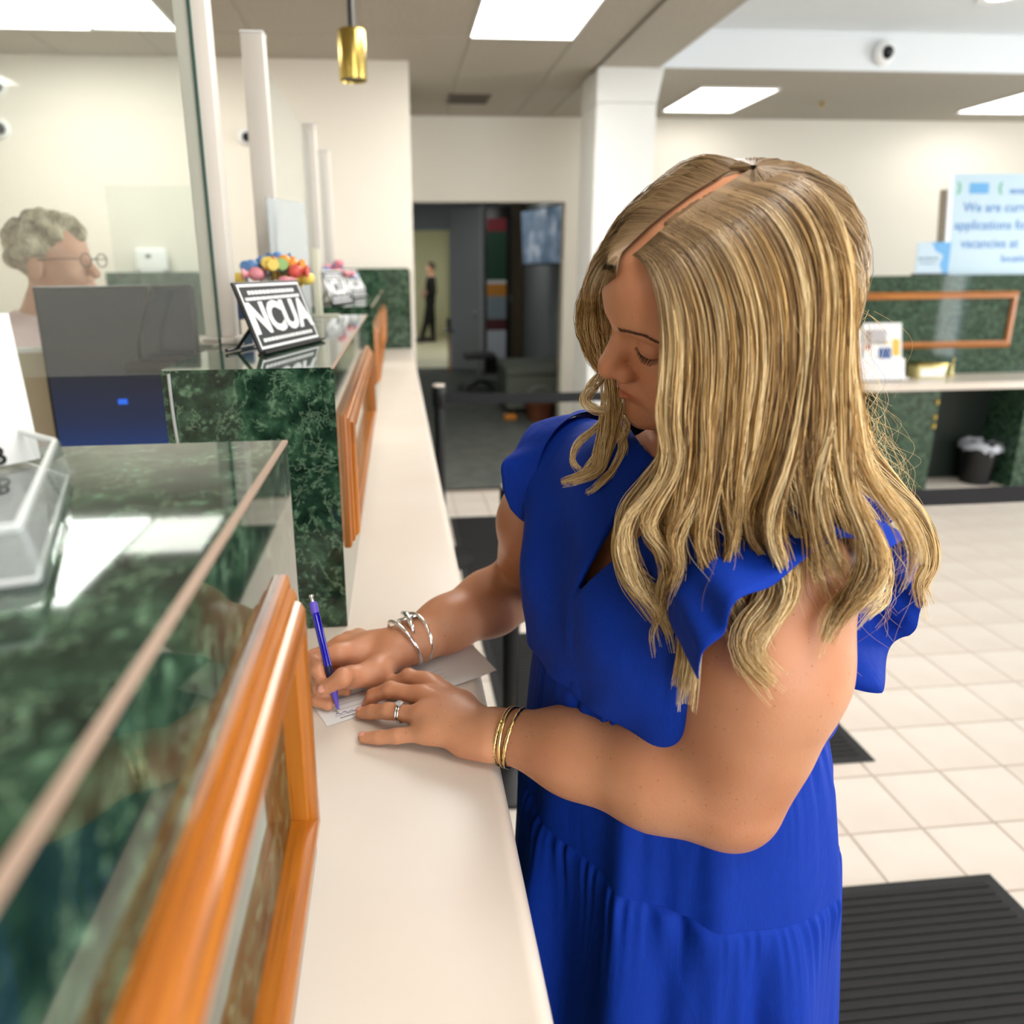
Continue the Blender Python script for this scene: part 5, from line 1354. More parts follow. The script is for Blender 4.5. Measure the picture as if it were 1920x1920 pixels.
np_mesh('sheet', np.vstack([A, A+V3(0, 0, .0003)]), np.vstack([Qp[:, ::-1], Qp+n0]), PAPER, ch)
ex = (cq[3]-cq[0]); wq = np.linalg.norm(ex); ex /= wq; ey = cq[1]-cq[0]; ey -= ex*(ey@ex); hq = np.linalg.norm(ey); ey /= hq
CM = basis(tuple(cq[0]+V3(0, 0, .0005)), tuple(ex), tuple(ey))
INK = mat('grey_ink', rgb(120, 122, 130), .6)
rng = random.Random(21)
bm = NB()
for v, u0, u1 in ((.22, .06, .40), (.22, .55, .93), (.42, .06, .93), (.60, .06, .80), (.60, .83, .95), (.78, .62, .93), (.9, .05, .30)):
    box(bm, wq*u0, wq*u1, hq*v-.00016, hq*v+.00016, 0, .00015, M=CM)
for v, u0, u1 in ((.84, .06, .28), (.12, .08, .6)):
    print_lines(bm, CM @ Matrix.Translation((wq*(u0+u1)/2, 0, 0)), wq*(u1-u0), hq*v, .0009, rng)
obj('printed_line', bm, INK, ch)['kind'] = 'stuff'
bm = NB(); P_ = [Vector((wq*(.07+.20*t), hq*(.27+.035*math.sin(t*34)*(1-.4*t)+.02*math.sin(t*11)), .0003)) for t in np.linspace(0, 1, 60)]
tube(bm, [CM @ p for p in P_], .00028, 4); obj('handwriting', bm, mat('violet_ink', rgb(66, 60, 140), .5), ch)
# ------------------------------------------------------------------ her hair
def shell_f(P):
    """what hair has to clear: head, dressed torso, arms"""
    return np.minimum(np.minimum(head_f(P)-.004, np.maximum(BG(P)-.018, -1)), np.minimum(AG(P)-.006, TG(P)-.006))
def drape(pts, off=0.0, back=.010, d0=None):
    """3-D path of a lock seen along pts (x, y[, extra depth]): lies on head, dress or arm, or hangs free in front of them"""
    out = []; prev = d0
    for p in pts:
        P, t = march(lambda q: shell_f(q)-off, p[0], p[1])
        ex = p[2] if len(p) > 2 else 0.0
        if t is None: t = prev if prev is not None else .62
        elif prev is not None: t = min(t, prev+back)
        t += ex; prev = t; out.append(at(p[0], p[1], t))
    return np.array(out)
class Hair:
    def __init__(s): s.V = []; s.C = []; s.n = 0; s.Q = []
    def add(s, P, R, col):
        """P (m,k,3) strand paths, R (m,k) radii, col (m,k,3)"""
        m_, k, _ = P.shape
        T = np.gradient(P, axis=1); T /= np.linalg.norm(T, axis=2, keepdims=True)+1e-12
        ref = np.array([.31, -.77, .56]); A = np.cross(T, ref); A /= np.linalg.norm(A, axis=2, keepdims=True)+1e-9; B_ = np.cross(T, A)
        ring = [P+R[..., None]*(math.cos(a)*A+math.sin(a)*B_) for a in (0.3, 0.3+2*PI/3, 0.3+4*PI/3)]
        V = np.stack(ring, 2).reshape(-1, 3)
        i = (np.arange(m_)[:, None]*k+np.arange(k-1)[None])*3; i = i.ravel()
        for a in range(3):
            b_ = (a+1) % 3; s.Q.append(np.stack([i+a, i+b_, i+3+b_, i+3+a], -1)+s.n)
        s.V.append(V); s.C.append(np.repeat(col.reshape(-1, 3), 3, axis=0)); s.n += len(V)
    def build(s, name, m_, parent):
        o = np_mesh(name, np.vstack(s.V), np.vstack(s.Q), m_, parent); paint(o, 'tint', np.vstack(s.C)); return o
HM = mat('blonde_hair', (1, 1, 1, 1), .31, spec=.5); N, L, b = nodes(HM)
a_ = N.new('ShaderNodeVertexColor'); a_.layer_name = 'tint'; L.new(a_.outputs['Color'], b.inputs['Base Color'])
def lin(c): return np.array(s2l(c))
ROOT, DARKB, GOLDB, PALE = lin((126, 102, 74)), lin((98, 68, 36)), lin((214, 170, 102)), lin((247, 225, 176))  # the dark tone also imitates shaded gaps between clumps
hr = np.random.RandomState(77)
def colours(m_, k, clump_tone, u):
    """colour along each strand, its own plus dark for shaded gaps: ash roots, golden lengths, pale highlights"""
    tone = np.clip(clump_tone+hr.normal(0, .28, m_), 0, 1)[:, None]
    u = np.broadcast_to(u, (m_, k)); g = sm(.04, .42, u)[..., None]
    length = DARKB+(GOLDB-DARKB)*np.clip(tone*1.6, 0, 1)[..., None]+(PALE-GOLDB)*np.clip(tone*2-1.05, 0, 1)[..., None]
    rootc = ROOT*(.72+.75*tone[..., None])
    return rootc*(1-g)+length*g
def rs(P, k): return spline(P, k)
# --- the near curtain: guides from the parting, front edge first
NEAR = [
 [(1179, 475), (1208, 495), (1234, 542), (1250, 610), (1246, 690), (1238, 760), (1244, 830), (1226, 895), (1178, 955), (1165, 1010), (1180, 1070), (1215, 1112), (1250, 1150)],
 [(1189, 467), (1230, 493), (1263, 552), (1276, 630), (1268, 710), (1262, 780), (1266, 860), (1228, 930), (1218, 975), (1255, 1020), (1270, 1070), (1248, 1130), (1258, 1185)],
 [(1205, 453), (1260, 493), (1299, 572), (1308, 660), (1300, 750), (1300, 840), (1290, 920), (1262, 990), (1270, 1040), (1248, 1110), (1262, 1190)],
 [(1231, 429), (1296, 478), (1341, 572), (1350, 670), (1344, 770), (1340, 860), (1325, 940), (1316, 1010), (1338, 1065), (1320, 1130), (1294, 1190), (1280, 1280)],
 [(1267, 401), (1342, 458), (1386, 562), (1398, 670), (1392, 780), (1386, 870), (1384, 950), (1368, 1020), (1350, 1070), (1362, 1130), (1392, 1190)],
 [(1305, 373), (1384, 433), (1431, 552), (1444, 670), (1438, 780), (1420, 860), (1398, 940), (1406, 1000), (1448, 1055), (1464, 1105), (1430, 1160), (1402, 1205), (1424, 1255)],
 [(1341, 349), (1426, 408), (1475, 532), (1488, 670), (1482, 780), (1464, 870), (1438, 950), (1446, 1015), (1470, 1080), (1446, 1145), (1408, 1200), (1440, 1270)],
 [(1377, 327), (1466, 388), (1513, 512), (1526, 660), (1530, 780), (1526, 860), (1526, 930), (1546, 990), (1575, 1045), (1590, 1085)],
 [(1403, 311), (1494, 365), (1543, 492), (1560, 650), (1572, 780), (1576, 860), (1594, 930), (1632, 1005), (1642, 1065), (1606, 1120), (1560, 1168), (1545, 1205)],
 [(1416, 303), (1510, 356), (1563, 482), (1590, 650), (1612, 780), (1624, 840), (1654, 900), (1694, 945), (1730, 1000), (1740, 1060), (1726, 1100), (1732, 1140)]]
FAR = [
 [(1160, 468), (1160, 500), (1156, 560), (1152, 620), (1158, 670), (1165, 710)],
 [(1164, 464), (1150, 492), (1134, 540), (1122, 600), (1130, 655), (1150, 710)],
 [(1180, 448), (1152, 468), (1124, 525), (1104, 590), (1110, 645), (1136, 700)],
 [(1210, 420), (1166, 438), (1126, 505), (1098, 580), (1100, 640), (1132, 698)],
 [(1250, 388), (1196, 400), (1138, 475), (1098, 560), (1092, 625), (1128, 695)],
 [(1296, 354), (1240, 362), (1170, 428), (1110, 530), (1090, 600), (1122, 690)],
 [(1348, 322), (1290, 326), (1210, 380), (1140, 470), (1096, 570), (1110, 660)],
 [(1398, 296), (1345, 300), (1260, 338), (1176, 415), (1116, 510), (1100, 600)]]
def sheet(G, n, k, rng, off_lo, off_hi, back, nclump, spread_end, rad, far=False, cut=(.93, 1.0)):
    GP = np.array([rs(drape(g, .004, back), k) for g in G])
    # a clearance direction towards the viewer's side / outwards from the head
    t = rng.rand(n)*(len(G)-1); jit = np.random.RandomState(31).uniform(-.42, .42, nclump+1)
    ci = np.clip(np.round(t/(len(G)-1)*nclump+rng.normal(0, .30, n)).astype(int), 0, nclump); cl = np.clip((ci+jit[ci])/nclump*(len(G)-1), 0, len(G)-1)
    u = np.linspace(0, 1, k)
    pull = (.15+.70*rng.rand(n))[:, None]*sm(.08, .6, u)[None]; pull = pull+(.97-pull)*(sm(.80, .98, u)[None]*(.5+.25*rng.rand(n))[:, None])
    tt = t[:, None]*(1-pull)+cl[:, None]*pull
    if not far:     # lower down the clumps run together into the big locks, one per guide
        gl = np.round(np.clip(t+rng.normal(0, .12, n), 0, len(G)-1)); w = .985*gl+rng.normal(0, .10, n)*1.0
        p2 = sm(.50, .74, u)[None]*(.55+.42*rng.rand(n))[:, None]; tt = np.clip(tt*(1-p2)+w[:, None]*p2, 0, len(G)-1)
    i = np.clip(tt.astype(int), 0, len(G)-2); fr = (tt-i)[..., None]; kk = np.arange(k)[None]
    P = GP[i, kk]*(1-fr)+GP[i+1, kk]*fr
    if far:   # hangs behind the face, on the far side of the head
        dv = P-CAMP; dep = dv@AF; want = dep*(1-sm(.12, .5, u))[None]+.690*sm(.12, .5, u)[None]; P = CAMP+dv*(np.maximum(dep, want)/dep)[..., None]
    out = P-(HO+HR[2]*.02); out /= np.linalg.norm(out, axis=2, keepdims=True)
    tow = CAMP-P; tow /= np.linalg.norm(tow, axis=2, keepdims=True)
    wgt = sm(.22, .5, u)[None, :, None]
    dirn = out*(1-wgt)+(tow*.6+out*.4)*wgt
    lift = off_lo+(off_hi-off_lo)*rng.rand(n)
    crest = .9*np.cos(2*PI*(t/(len(G)-1)*nclump))*np.random.RandomState(12).rand(nclump+1)[ci]  # strands in the middle of a clump ride higher
    P = P-out*(.0040*(1-sm(0, .10, u)))[None, :, None]
    P = P+dirn*(lift[:, None]*sm(0, .22, u)[None]+(crest*off_hi*.95)[:, None]*sm(.10, .5, u)[None])[..., None]
    ph = rng.rand(n, 3)*6.28; wv = np.stack([np.sin(u[None]*(9+4*rng.rand(n)[:, None])+ph[:, j][:, None]) for j in range(3)], -1)
    P = P+wv*(.0012+.0022*u)[None, :, None]*(.3+.7*rng.rand(n))[:, None, None]*sm(.05, .3, u)[None, :, None]
    ce = np.random.RandomState(8).rand(nclump+1)[np.clip(np.round(cl/(len(G)-1)*nclump).astype(int), 0, nclump)]
    e = np.clip(cut[0]+(cut[1]-cut[0])*(.7*ce+.3*rng.rand(n)), .3, 1)
    idx = u[None]*e[:, None]*(k-1); i0 = np.clip(idx.astype(int), 0, k-2); f_ = (idx-i0)[..., None]; rr = np.arange(n)[:, None]
    P = P[rr, i0]*(1-f_)+P[rr, i0+1]*f_
    R = rad*(.7+.6*rng.rand(n))[:, None]*(1-.6*sm(.8, 1, u))[None]
    ctone = np.random.RandomState(5).rand(nclump+1)
    tone = .02+.80*ctone[np.clip(np.round(cl/(len(G)-1)*nclump).astype(int), 0, nclump)]+.20*(lift-off_lo)/(off_hi-off_lo+1e-9)-.1
    return P, R, colours(n, k, tone, u)
H1 = Hair()
H1.add(*sheet(NEAR, 8200, 34, hr, .001, .013, .006, 40, .0, .00028, cut=(.58, 1.0)))
H1.add(*sheet(FAR, 2200, 18, hr, .001, .009, .060, 18, .0, .00030, far=True, cut=(.9, 1.0)))
# --- the locks: (points, radii, count, tone)
def lock(pts, radii, n, tone, off=.008, k=30, twist=1.5, flat=.55, back=.012, d0=None, fray=.42, lines=None):
    C = rs(drape(pts, off, back, d0), k) if lines is None else rs(lines, k)
    T, Nn, Bn = frames_along(C)
    # flatten across the view direction
    vw = CAMP-C; vw /= np.linalg.norm(vw, axis=1)[:, None]
    W_ = np.cross(T, vw); W_ /= np.linalg.norm(W_, axis=1)[:, None]+1e-9; D_ = np.cross(W_, T)
    u = np.linspace(0, 1, k); r = np.interp(u, np.linspace(0, 1, len(radii)), radii)
    a = hr.rand(n)*2*PI; q = np.sqrt(hr.rand(n)); tw = twist*u[None]*(.6+.8*hr.rand(n))[:, None]
    x = q[:, None]*np.cos(a[:, None]+tw); y = q[:, None]*np.sin(a[:, None]+tw)
    fr = 1+fray*sm(.75, 1, u)[None]*hr.normal(0, 1, n)[:, None]
    P = C[None]+(x*r[None]*fr)[..., None]*W_[None]+(y*r[None]*flat)[..., None]*D_[None]
    ph = hr.rand(n, 2)*6.28
    P = P+(np.sin(u[None]*(8+5*hr.rand(n)[:, None])+ph[:, :1])*.0010)[..., None]*W_[None]+(np.cos(u[None]*7+ph[:, 1:])*.0008)[..., None]*D_[None]
    R = .00032*(.7+.6*hr.rand(n))[:, None]*(1-.65*sm(.8, 1, u))[None]
    # strands end at different points
    e = 1-.16*hr.rand(n)**2; idx = u[None]*e[:, None]*(k-1); i0 = np.clip(idx.astype(int), 0, k-2); f_ = (idx-i0)[..., None]; rr = np.arange(n)[:, None]
    P = P[rr, i0]*(1-f_)+P[rr, i0+1]*f_
    H2.add(P, R, colours(n, k, tone+.22*(y.mean(1)+.2), .35+.65*u))
H2 = Hair()
LOCKS = [
 # front loop
 ([(1262, 800), (1255, 860), (1215, 910), (1176, 955), (1164, 1010), (1180, 1070), (1215, 1110), (1250, 1150)], (.012, .012, .009, .007, .006, .005), 190, .62),
 ([(1290, 830), (1270, 890), (1228, 930), (1188, 975), (1178, 1030), (1200, 1080), (1240, 1112)], (.010, .009, .006, .004), 90, .82),
 ([(1300, 840), (1275, 900), (1235, 945), (1225, 985), (1255, 1020), (1280, 1060), (1262, 1120), (1246, 1150), (1260, 1190)], (.012, .012, .009, .008, .006), 170, .55),
 ([(1330, 850), (1310, 930), (1290, 990), (1262, 1050), (1240, 1110), (1248, 1165), (1258, 1190)], (.011, .009, .006, .004), 100, .75),
 ([(1345, 870), (1322, 950), (1318, 1010), (1340, 1060), (1332, 1110), (1298, 1170), (1288, 1230), (1272, 1290)], (.013, .014, .013, .012, .010, .004), 260, .5),
 ([(1330, 880), (1308, 960), (1326, 1030), (1338, 1085), (1305, 1160), (1295, 1230), (1280, 1320)], (.008, .008, .007, .005, .002), 90, .8),
 ([(1380, 880), (1390, 960), (1372, 1010), (1348, 1060), (1352, 1110), (1380, 1150), (1395, 1200)], (.011, .009, .007, .005, .003), 130, .55),
 ([(1400, 940), (1382, 1000), (1366, 1060), (1376, 1110), (1398, 1150)], (.007, .006, .004), 60, .8),
 # central wave
 ([(1430, 800), (1412, 870), (1394, 930), (1398, 980), (1436, 1030), (1464, 1080), (1452, 1130), (1410, 1175), (1398, 1215), (1420, 1255), (1450, 1285)], (.014, .016, .017, .017, .015, .012, .007), 420, .55),
 ([(1450, 800), (1432, 880), (1414, 940), (1424, 1000), (1458, 1060), (1470, 1110), (1430, 1170), (1412, 1220), (1440, 1270)], (.009, .010, .010, .009, .004), 160, .85),
 ([(1405, 850), (1392, 920), (1388, 980), (1412, 1040), (1434, 1100), (1400, 1170), (1388, 1230), (1398, 1262)], (.008, .008, .007, .003), 110, .38),
 # behind and right of it
 ([(1500, 830), (1500, 900), (1515, 960), (1545, 1010), (1562, 1050)], (.012, .008, .005, .003), 80, .85),
 ([(1470, 860), (1488, 920), (1530, 975), (1566, 1040), (1590, 1082)], (.009, .006, .003), 60, .8),
 ([(1440, 900), (1470, 960), (1500, 1000), (1530, 1060), (1548, 1085)], (.006, .004, .002), 40, .75),
 ([(1535, 830), (1552, 900), (1590, 960), (1625, 1010), (1640, 1060), (1610, 1110), (1566, 1150), (1545, 1205)], (.015, .014, .013, .012, .011, .010, .006), 300, .55),
 ([(1560, 830), (1580, 910), (1618, 965), (1648, 1020), (1650, 1075), (1620, 1120), (1580, 1155)], (.010, .009, .007, .003), 120, .8),
 ([(1570, 850), (1596, 930), (1640, 1000), (1652, 1060), (1645, 1110), (1610, 1150)], (.006, .005, .003), 60, .7),
 # strand blown to the right
 ([(1600, 800), (1625, 860), (1668, 910), (1712, 955), (1740, 1010), (1742, 1060), (1724, 1095), (1730, 1140)], (.013, .012, .009, .008, .007, .005), 170, .5),
 ([(1590, 780), (1606, 850), (1618, 900), (1650, 935)], (.016, .014, .008, .004), 140, .8),
 # filling behind
 ([(1350, 800), (1345, 870), (1362, 930), (1350, 980), (1330, 1030)], (.016, .013, .009, .004), 160, .35),
 ([(1480, 780), (1478, 860), (1468, 930), (1462, 1000), (1480, 1050)], (.016, .013, .008, .003), 140, .35),
 ([(1560, 780), (1562, 860), (1570, 930), (1590, 990)], (.016, .014, .010, .004), 150, .4)]
for pts, radii, n, tone in LOCKS: lock(pts, radii, int(n*.75), tone)
rw = random.Random(13)
for pts, radii, n, tone in LOCKS:      # thin wisps that leave each lock
    for _ in range(3):
        jx, jy = rw.uniform(-12, 12), rw.uniform(-6, 16)
        lock([(x+jx*(.4+i*.25)+rw.uniform(-5, 5), y+jy*i*.35+rw.uniform(-5, 5)) for i, (x, y) in enumerate(pts)], (.004, .004, .003, .0012), 16, min(1, tone+.2), fray=.8)
# far side locks below the cheek: they hang in front of the far shoulder
FARL = [
 ([(1140, 690), (1108, 730), (1098, 752), (1118, 768), (1142, 770)], (.007, .006, .005, .004), 60, .75),
 ([(1150, 690), (1150, 750), (1142, 800), (1130, 850), (1118, 880), (1085, 895), (1052, 905)], (.012, .012, .011, .009, .006, .003), 190, .6),
 ([(1152, 740), (1160, 800), (1168, 840), (1150, 880), (1115, 915), (1098, 925)], (.006, .005, .004, .002), 60, .7),
 ([(1150, 770), (1120, 800), (1085, 830), (1074, 862), (1092, 888)], (.004, .0035, .003), 40, .7),
 ([(1150, 750), (1130, 830), (1100, 880), (1075, 910)], (.004, .004, .002), 40, .75),
 ([(1155, 760), (1174, 790), (1172, 815), (1158, 832)], (.004, .003, .002), 30, .65)]
for pts, radii, n, tone in FARL:
    P3 = np.array([at(x, y, d) for (x, y), d in zip(pts, np.linspace(.690, .668, len(pts)))])
    lock(pts, radii, n, tone, lines=P3)
# back of the head and down between the shoulders (away from the viewer)
bk = []
for j, az in enumerate(np.linspace(82, 278, 12)):
    az = math.radians(az); dv = np.array([math.sin(az), math.cos(az)])   # local x, y
    g = []
    g.append(hw(dv[0]*.004, -.033+dv[1]*.004, .1255))
    for zz, rr in ((.1165, .046), (.107, .060), (.080, .084), (.040, .096), (-.01, .094), (-.055, .088)):
        g.append(hw(dv[0]*rr*.86, -.012+dv[1]*rr*1.05, zz))
    e = g[-1]
    w = (g[-1]-HO)*V3(1, 1, 0); w /= np.linalg.norm(w)+1e-9
    for q in range(1, 6): g.append(e+V3(0, 0, -.045*q)+w*(.012*q-.0016*q*q)+BU*0-BF*.004*q)
    bk.append(np.array(g))
bk = np.array([rs(g, 24) for g in bk])
sel = []
for s_ in range(2600):
    t = hr.rand()*(len(bk)-1); i = min(int(t), len(bk)-2); f_ = t-i
    sel.append(bk[i]*(1-f_)+bk[i+1]*f_)
sel = np.array(sel); u = np.linspace(0, 1, 24)
outw = sel-(HO+HR[2]*.02); outw /= np.linalg.norm(outw, axis=2, keepdims=True)
sel = sel+outw*((.002+.010*hr.rand(len(sel)))[:, None]*sm(0, .3, u)[None])[..., None]
sel += np.sin(u[None, :, None]*11+hr.rand(len(sel), 1, 3)*6.28)*(.0015+.004*u)[None, :, None]
# keep only strands the front curtains do not already cover
keep = ((sel[:, 10]-HO)@HR[1]) < .045
H1.add(sel[keep], .00034*np.ones((keep.sum(), 24))*(1-.6*sm(.8, 1, u))[None], colours(int(keep.sum()), 24, .45, u))
# flyaways
def fly(n, x0, x1, y0, y1, l, seed, depth, dx):
    rg = np.random.RandomState(seed); k = 16; u = np.linspace(0, 1, k); P = []
    for _ in range(n):
        x, y = rg.uniform(x0, x1), rg.uniform(y0, y1); ll = l*rg.uniform(.4, 1.2); c = rg.normal(0, 1, 3)
        px = x+dx*ll*u*rg.uniform(.1, 1)+(30*c[0]*np.sin(u*3.1*rg.uniform(.6, 1.6)))+14*c[1]*np.sin(u*7); py = y+ll*u
        P.append([at(a, b_, depth+.012*c[2]) for a, b_ in zip(px, py)])
    P = np.array(P); H2.add(P, np.full((n, k), .00013)*(1-.5*u)[None], colours(n, k, .75, .4+.6*u))
fly(90, 1575, 1640, 560, 840, 180, 3, .66, .25); fly(60, 1620, 1660, 760, 880, 160, 4, .66, .5); fly(46, 1330, 1560, 420, 760, 150, 5, .535, .0); fly(60, 1290, 1640, 820, 1050, 190, 6, .55, .0)
fly(40, 1560, 1690, 960, 1120, 150, 9, .60, .1)
# parting fuzz along the crown outline
# --- scalp cover under the strands
def cap_f(P):
    L_ = (P-HO)@HR.T/HS
    d = HG(L_)*HS-.0015
    x, y, z = L_[:, 0], L_[:, 1], L_[:, 2]
    hl = np.where(x < -.006, -.01, .040)-.25*np.abs(x)+(-.02)*np.clip(np.abs(x)-.05, 0, 1)     # hairline: how far forward hair starts
    front = y-(hl+.20*(z-.075))
    d = smax(d, front, .004); d = smax(d, -.058-z+np.clip(y, 0, 1)*2.0, .004)
    part = np.where((z > .05) & (y > -.055), .0065-np.abs(x+.001), -1.0)
    return smax(d, part, .001)
CV, CQ = sdf_mesh(cap_f, (.12, .42, 1.30), (.48, .78, 1.62), .0030, 3)
hair = H1.build('hair', HM, woman); hair['label'] = 'long wavy blonde hair parted in the middle'; hair['kind'] = 'stuff'
lk = H2.build('hair_lock', HM, hair); lk['label'] = 'loose wavy blonde locks and stray strands'; lk['kind'] = 'stuff'
np_mesh('hair_base', CV, CQ, noisy('ash_hair_base', rgb(140, 108, 78), rgb(118, 90, 62), 90, .7), hair)
# ------------------------------------------------------------------ seated teller behind the glass
tl = thing('person', 'older woman with short grey blond hair and glasses seated behind the teller glass', 'person', (-.93, 2.02, 0))
TD = V3(-.026, .06, -.018)      # the whole figure sits this far from the first sketch
TO = V3(-.872, 2.0, 1.515)+TD
ty = math.radians(-12); TR = np.array([[-math.sin(ty), math.cos(ty), 0], [math.cos(ty), math.sin(ty), 0], [0, 0, 1.0]])   # left, face, up
tw = lambda x, y, z: TO+np.array([x, y, z])@TR
g = Group(.04)
E_ = lambda c, r, k=.012: g.ell(tw(*c), r, k, TR)
E_((0, -.008, .035), (.074, .092, .082)); E_((0, .028, -.020), (.056, .060, .080), .02); E_((0, .072, -.085), (.022, .020, .018), .02)
for q in (-1, 1): E_((q*.036, .060, -.02), (.024, .022, .024), .016); E_((q*.075, -.008, -.008), (.010, .020, .032), .006)
g.seg(tw(0, .084, .018), tw(0, .108, -.022), .009, .012, .01); E_((0, .088, -.05), (.022, .012, .012), .01)
g.seg(tw(0, -.02, -.05), V3(-.955, 2.0, 1.31)+TD, .052, .06, .03)
sh = [V3(-.99, 2.17, 1.290)+TD, V3(-.99, 1.84, 1.290)+TD]
g.seg(sh[0], sh[1], .062, .062, .04); g.ell(V3(-.985, 2.0, 1.17)+TD, (.12, .17, .2), .05); g.ell(V3(-.965, 2.0, .85)+TD, (.13, .17, .22), .05)
for s_, q in ((sh[0], 1), (sh[1], -1)):
    el = V3(-.90, s_[1]+q*.03, 1.0); wr = V3(-.74, 2.06+q*.12, .80)
    g.chain([s_, el, wr], [.055, .045, .028], .02); g.seg(wr, wr+V3(.07, -q*.01, -.012), .026, .02, .02)
    for f_ in range(4): g.seg(wr+V3(.07, -q*.01+(f_-1.5)*.016, -.014), wr+V3(.14-.008*abs(f_-1.5), -q*.01+(f_-1.5)*.019, -.03), .009, .007, .006)
    g.seg(wr+V3(.03, -q*.03, -.014), wr+V3(.09, -q*.055, -.028), .011, .008, .008)
    kn = V3(-.62, 2.06+q*.10, .56); g.seg(V3(-.96, 2.06+q*.09, .60), kn, .085, .06, .03).seg(kn, V3(-.66, 2.06+q*.10, .09), .056, .036, .03).seg(V3(-.66, 2.06+q*.10, .06), V3(-.54, 2.06+q*.11, .04), .034, .026, .02)
tv_, tq = sdf_mesh(g, (-1.25, 1.70, -.02), (-.35, 2.42, 1.66), .006, 3)
tb = np_mesh('body', tv_, tq, SKIN2, tl); paint(tb, 'tint', np.ones((len(tv_), 3)))
def shirt_f(P):
    d = g(P)-.010; n_ = P-V3(-.945, 2.0, 1.33)-TD; rad = np.linalg.norm(n_[:, :2], axis=1)
    d = smax(d, .55-P[:, 2], .01); d = smax(d, P[:, 2]-1.372+.2*np.clip(P[:, 0]+.956, -1, 1), .006); d = smax(d, P[:, 0]+.761+.0*P[:, 2], .005)
    return d
sv, sq = sdf_mesh(shirt_f, (-1.28, 1.66, .5), (-.5, 2.46, 1.42), .008, 3)
np_mesh('shirt', sv, sq, noisy('pale_pink_knit', rgb(232, 206, 204), rgb(226, 198, 196), 40, .85, bump=.3), tl)
rg = np.random.RandomState(4); hg = Group(.03)
for _ in range(85):
    v = rg.normal(0, 1, 3); v /= np.linalg.norm(v)
    if v[1] > .45 and v[2] < .35 or v[2] < -.35 or (v[1] > -.1 and v[2] < -.05): continue
    c = np.array([0, -.016, .038])+v*np.array([.078, .098, .086]); hg.ell(tw(*c), (.020*rg.uniform(.8, 1.3), .020*rg.uniform(.8, 1.3), .026), .010, TR)
hg.ell(tw(0, -.022, .042), (.080, .097, .086), .01, TR)
def thair(P):
    d = hg(P); L_ = (P-TO)@TR.T; return smax(d, np.minimum(L_[:, 1]-.045-.3*(L_[:, 2]-.05), .06-L_[:, 2]), .01)
hv, hq = sdf_mesh(thair, (-1.08, 1.90, 1.38), (-.74, 2.22, 1.70), .005, 3)
ho = np_mesh('hair', hv, hq, noisy('grey_blond_curls', rgb(222, 210, 180), rgb(146, 130, 104), 30, .6, bump=.8, bscale=120, dist=.02), tl)
bm = NB()
for q in (-1, 1):
    c = tw(q*.034, .108, .012); tube(bm, [c+TR[0]*.022*math.cos(a)+TR[2]*.017*math.sin(a) for a in np.linspace(0, 2*PI, 24, endpoint=False)], .0018, 6, closed=True)
    tube(bm, [tw(q*.057, .106, .016), tw(q*.072, .06, .016), tw(q*.080, -.01, .012)], .0016, 6)
tube(bm, [tw(-.012, .110, .014), tw(0, .113, .017), tw(.012, .110, .014)], .0016, 6)
obj('glasses', bm, mat('bronze_wire', rgb(110, 96, 84), .4, metal=.6), tl, 180)
# office chair under her
t = thing('office_chair', 'dark office chair under the seated teller', 'chair', (-.976, 2.06, 0))
part_box('seat', DARK, t, -1.19, -.75, 1.84, 2.28, .44, .505, bev=.03, seg=3); part_box('backrest', DARK, t, -1.27, -1.22, 1.86, 2.26, .62, 1.1, bev=.02, seg=3)
part_box('back_bracket', BLACK, t, -1.255, -1.22, 2.03, 2.09, .46, .64)
bm = NB(); cyl(bm, (-.976, 2.06, .08), .028, .36, 14); obj('column', bm, CHROME, t, 40)
for k in range(5):
    a = 2*PI*k/5; e = (-.976+.28*math.cos(a), 2.06+.28*math.sin(a), .06); bm = NB(); tube(bm, [(-.976, 2.06, .11), e], [.024, .015], 8); obj('leg', bm, BLACK, t, 60)
    bm = NB(); cyl(bm, (e[0]-.014, e[1], .029), .028, .028, 14, axis='x'); obj('caster', bm, BLACK, t, 40)
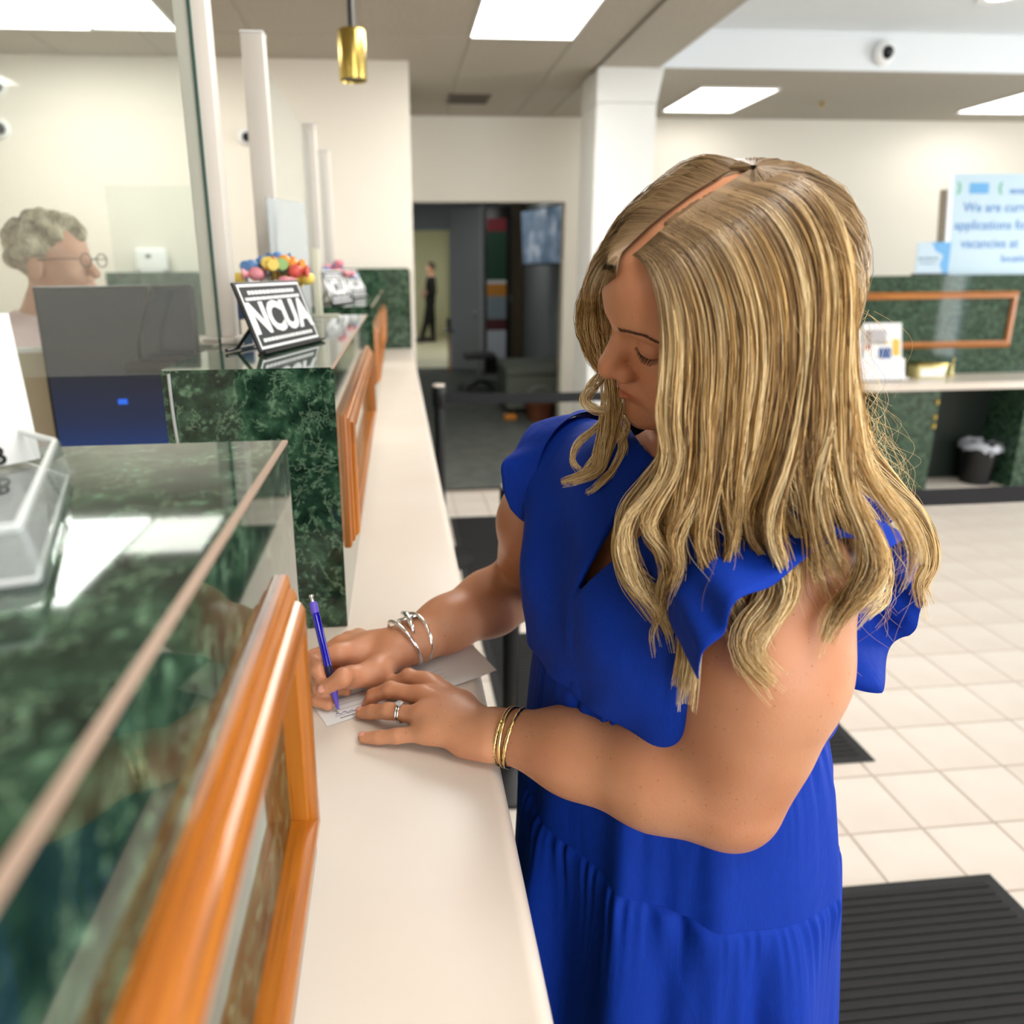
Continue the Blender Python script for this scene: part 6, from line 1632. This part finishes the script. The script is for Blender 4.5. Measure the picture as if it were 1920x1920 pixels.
# ------------------------------------------------------------------ man standing far down the hall
MP = V3(.70, 15.0, .004); mn = thing('person', 'distant person in dark clothes standing in the bright room beyond the hall', 'person', tuple(MP))
g2 = Group(.05); w2 = lambda x, y, z: MP+V3(x, y, z)
g2.ell(w2(.0, 0, 1.50), (.075, .085, .105)); g2.ell(w2(-.055, -.03, 1.48), (.03, .04, .06), .02); g2.seg(w2(-.085, -.03, 1.485), w2(-.098, -.035, 1.47), .012, .010, .01)
g2.seg(w2(.01, 0, 1.42), w2(.01, 0, 1.30), .05, .06, .03)
g2.seg(w2(.02, -.15, 1.27), w2(.0, .15, 1.27), .06, .06, .05); g2.ell(w2(0, 0, 1.10), (.105, .17, .22), .05); g2.ell(w2(-.02, 0, .85), (.10, .15, .13), .05)
for q in (-1, 1):
    el = w2(.03-.02*q, q*.20, 1.02); wr = w2(-.10, q*.09, .98+.03*q)
    g2.chain([w2(.01, q*.17, 1.26), el, wr], [.055, .042, .03], .02); g2.seg(wr, wr+V3(-.05, -q*.05, -.01), .028, .02, .02)
    for f_ in range(4): g2.seg(wr+V3(-.05, -q*.05, -.02+.014*f_), wr+V3(-.075, -q*.10, -.03+.016*f_), .010, .008, .006)
    g2.seg(wr+V3(-.03, -q*.03, .02), wr+V3(-.06, -q*.06, .045), .012, .009, .006)
for q, fx in ((-1, -.22), (1, .03)):
    kn = w2(fx*.45, q*.07, .46); g2.seg(w2(-.02, q*.08, .82), kn, .085, .058, .03).seg(kn, w2(fx, q*.07, .08), .055, .038, .02).seg(w2(fx, q*.07, .045), w2(fx-.16, q*.08, .035), .040, .032, .02)
mv, mq = sdf_mesh(g2, MP-V3(.5, .4, .02), MP+V3(.4, .4, 1.66), .010, 3)
mb = np_mesh('body', mv, mq, SKIN2, mn); paint(mb, 'tint', np.ones((len(mv), 3)))
def suit(P):
    q = P-MP; d = g2(P)-.012; hand = np.linalg.norm((q-V3(-.13, 0, .99))*V3(1, .6, 1), axis=1)-.085
    return smax(smax(smax(d, q[:, 2]-1.335, .01), -hand, .01), .10-q[:, 2], .01)
mv, mq = sdf_mesh(suit, MP-V3(.5, .45, .02), MP+V3(.4, .45, 1.4), .010, 3); np_mesh('suit', mv, mq, mat('black_suit', rgb(16, 16, 18), .8), mn)
for q, fx in ((-1, -.22), (1, .03)):
    bm = NB(); box(bm, MP[0]+fx-.215, MP[0]+fx+.06, MP[1]+q*.075-.05, MP[1]+q*.075+.05, .0045, .105, bev=.03, seg=3); obj('shoe', bm, BLACK, mn, 60)
def mh(P):
    q = P-MP; return smax(ell_d(q, (.012, 0, 1.525), (.088, .093, .098)), np.minimum(-.035-q[:, 0], 1.55-q[:, 2]), .01)
mv, mq = sdf_mesh(mh, MP+V3(-.15, -.15, 1.35), MP+V3(.15, .15, 1.68), .008, 3); np_mesh('hair', mv, mq, noisy('brown_hair', rgb(74, 54, 40), rgb(58, 42, 32), 60, .6), mn)
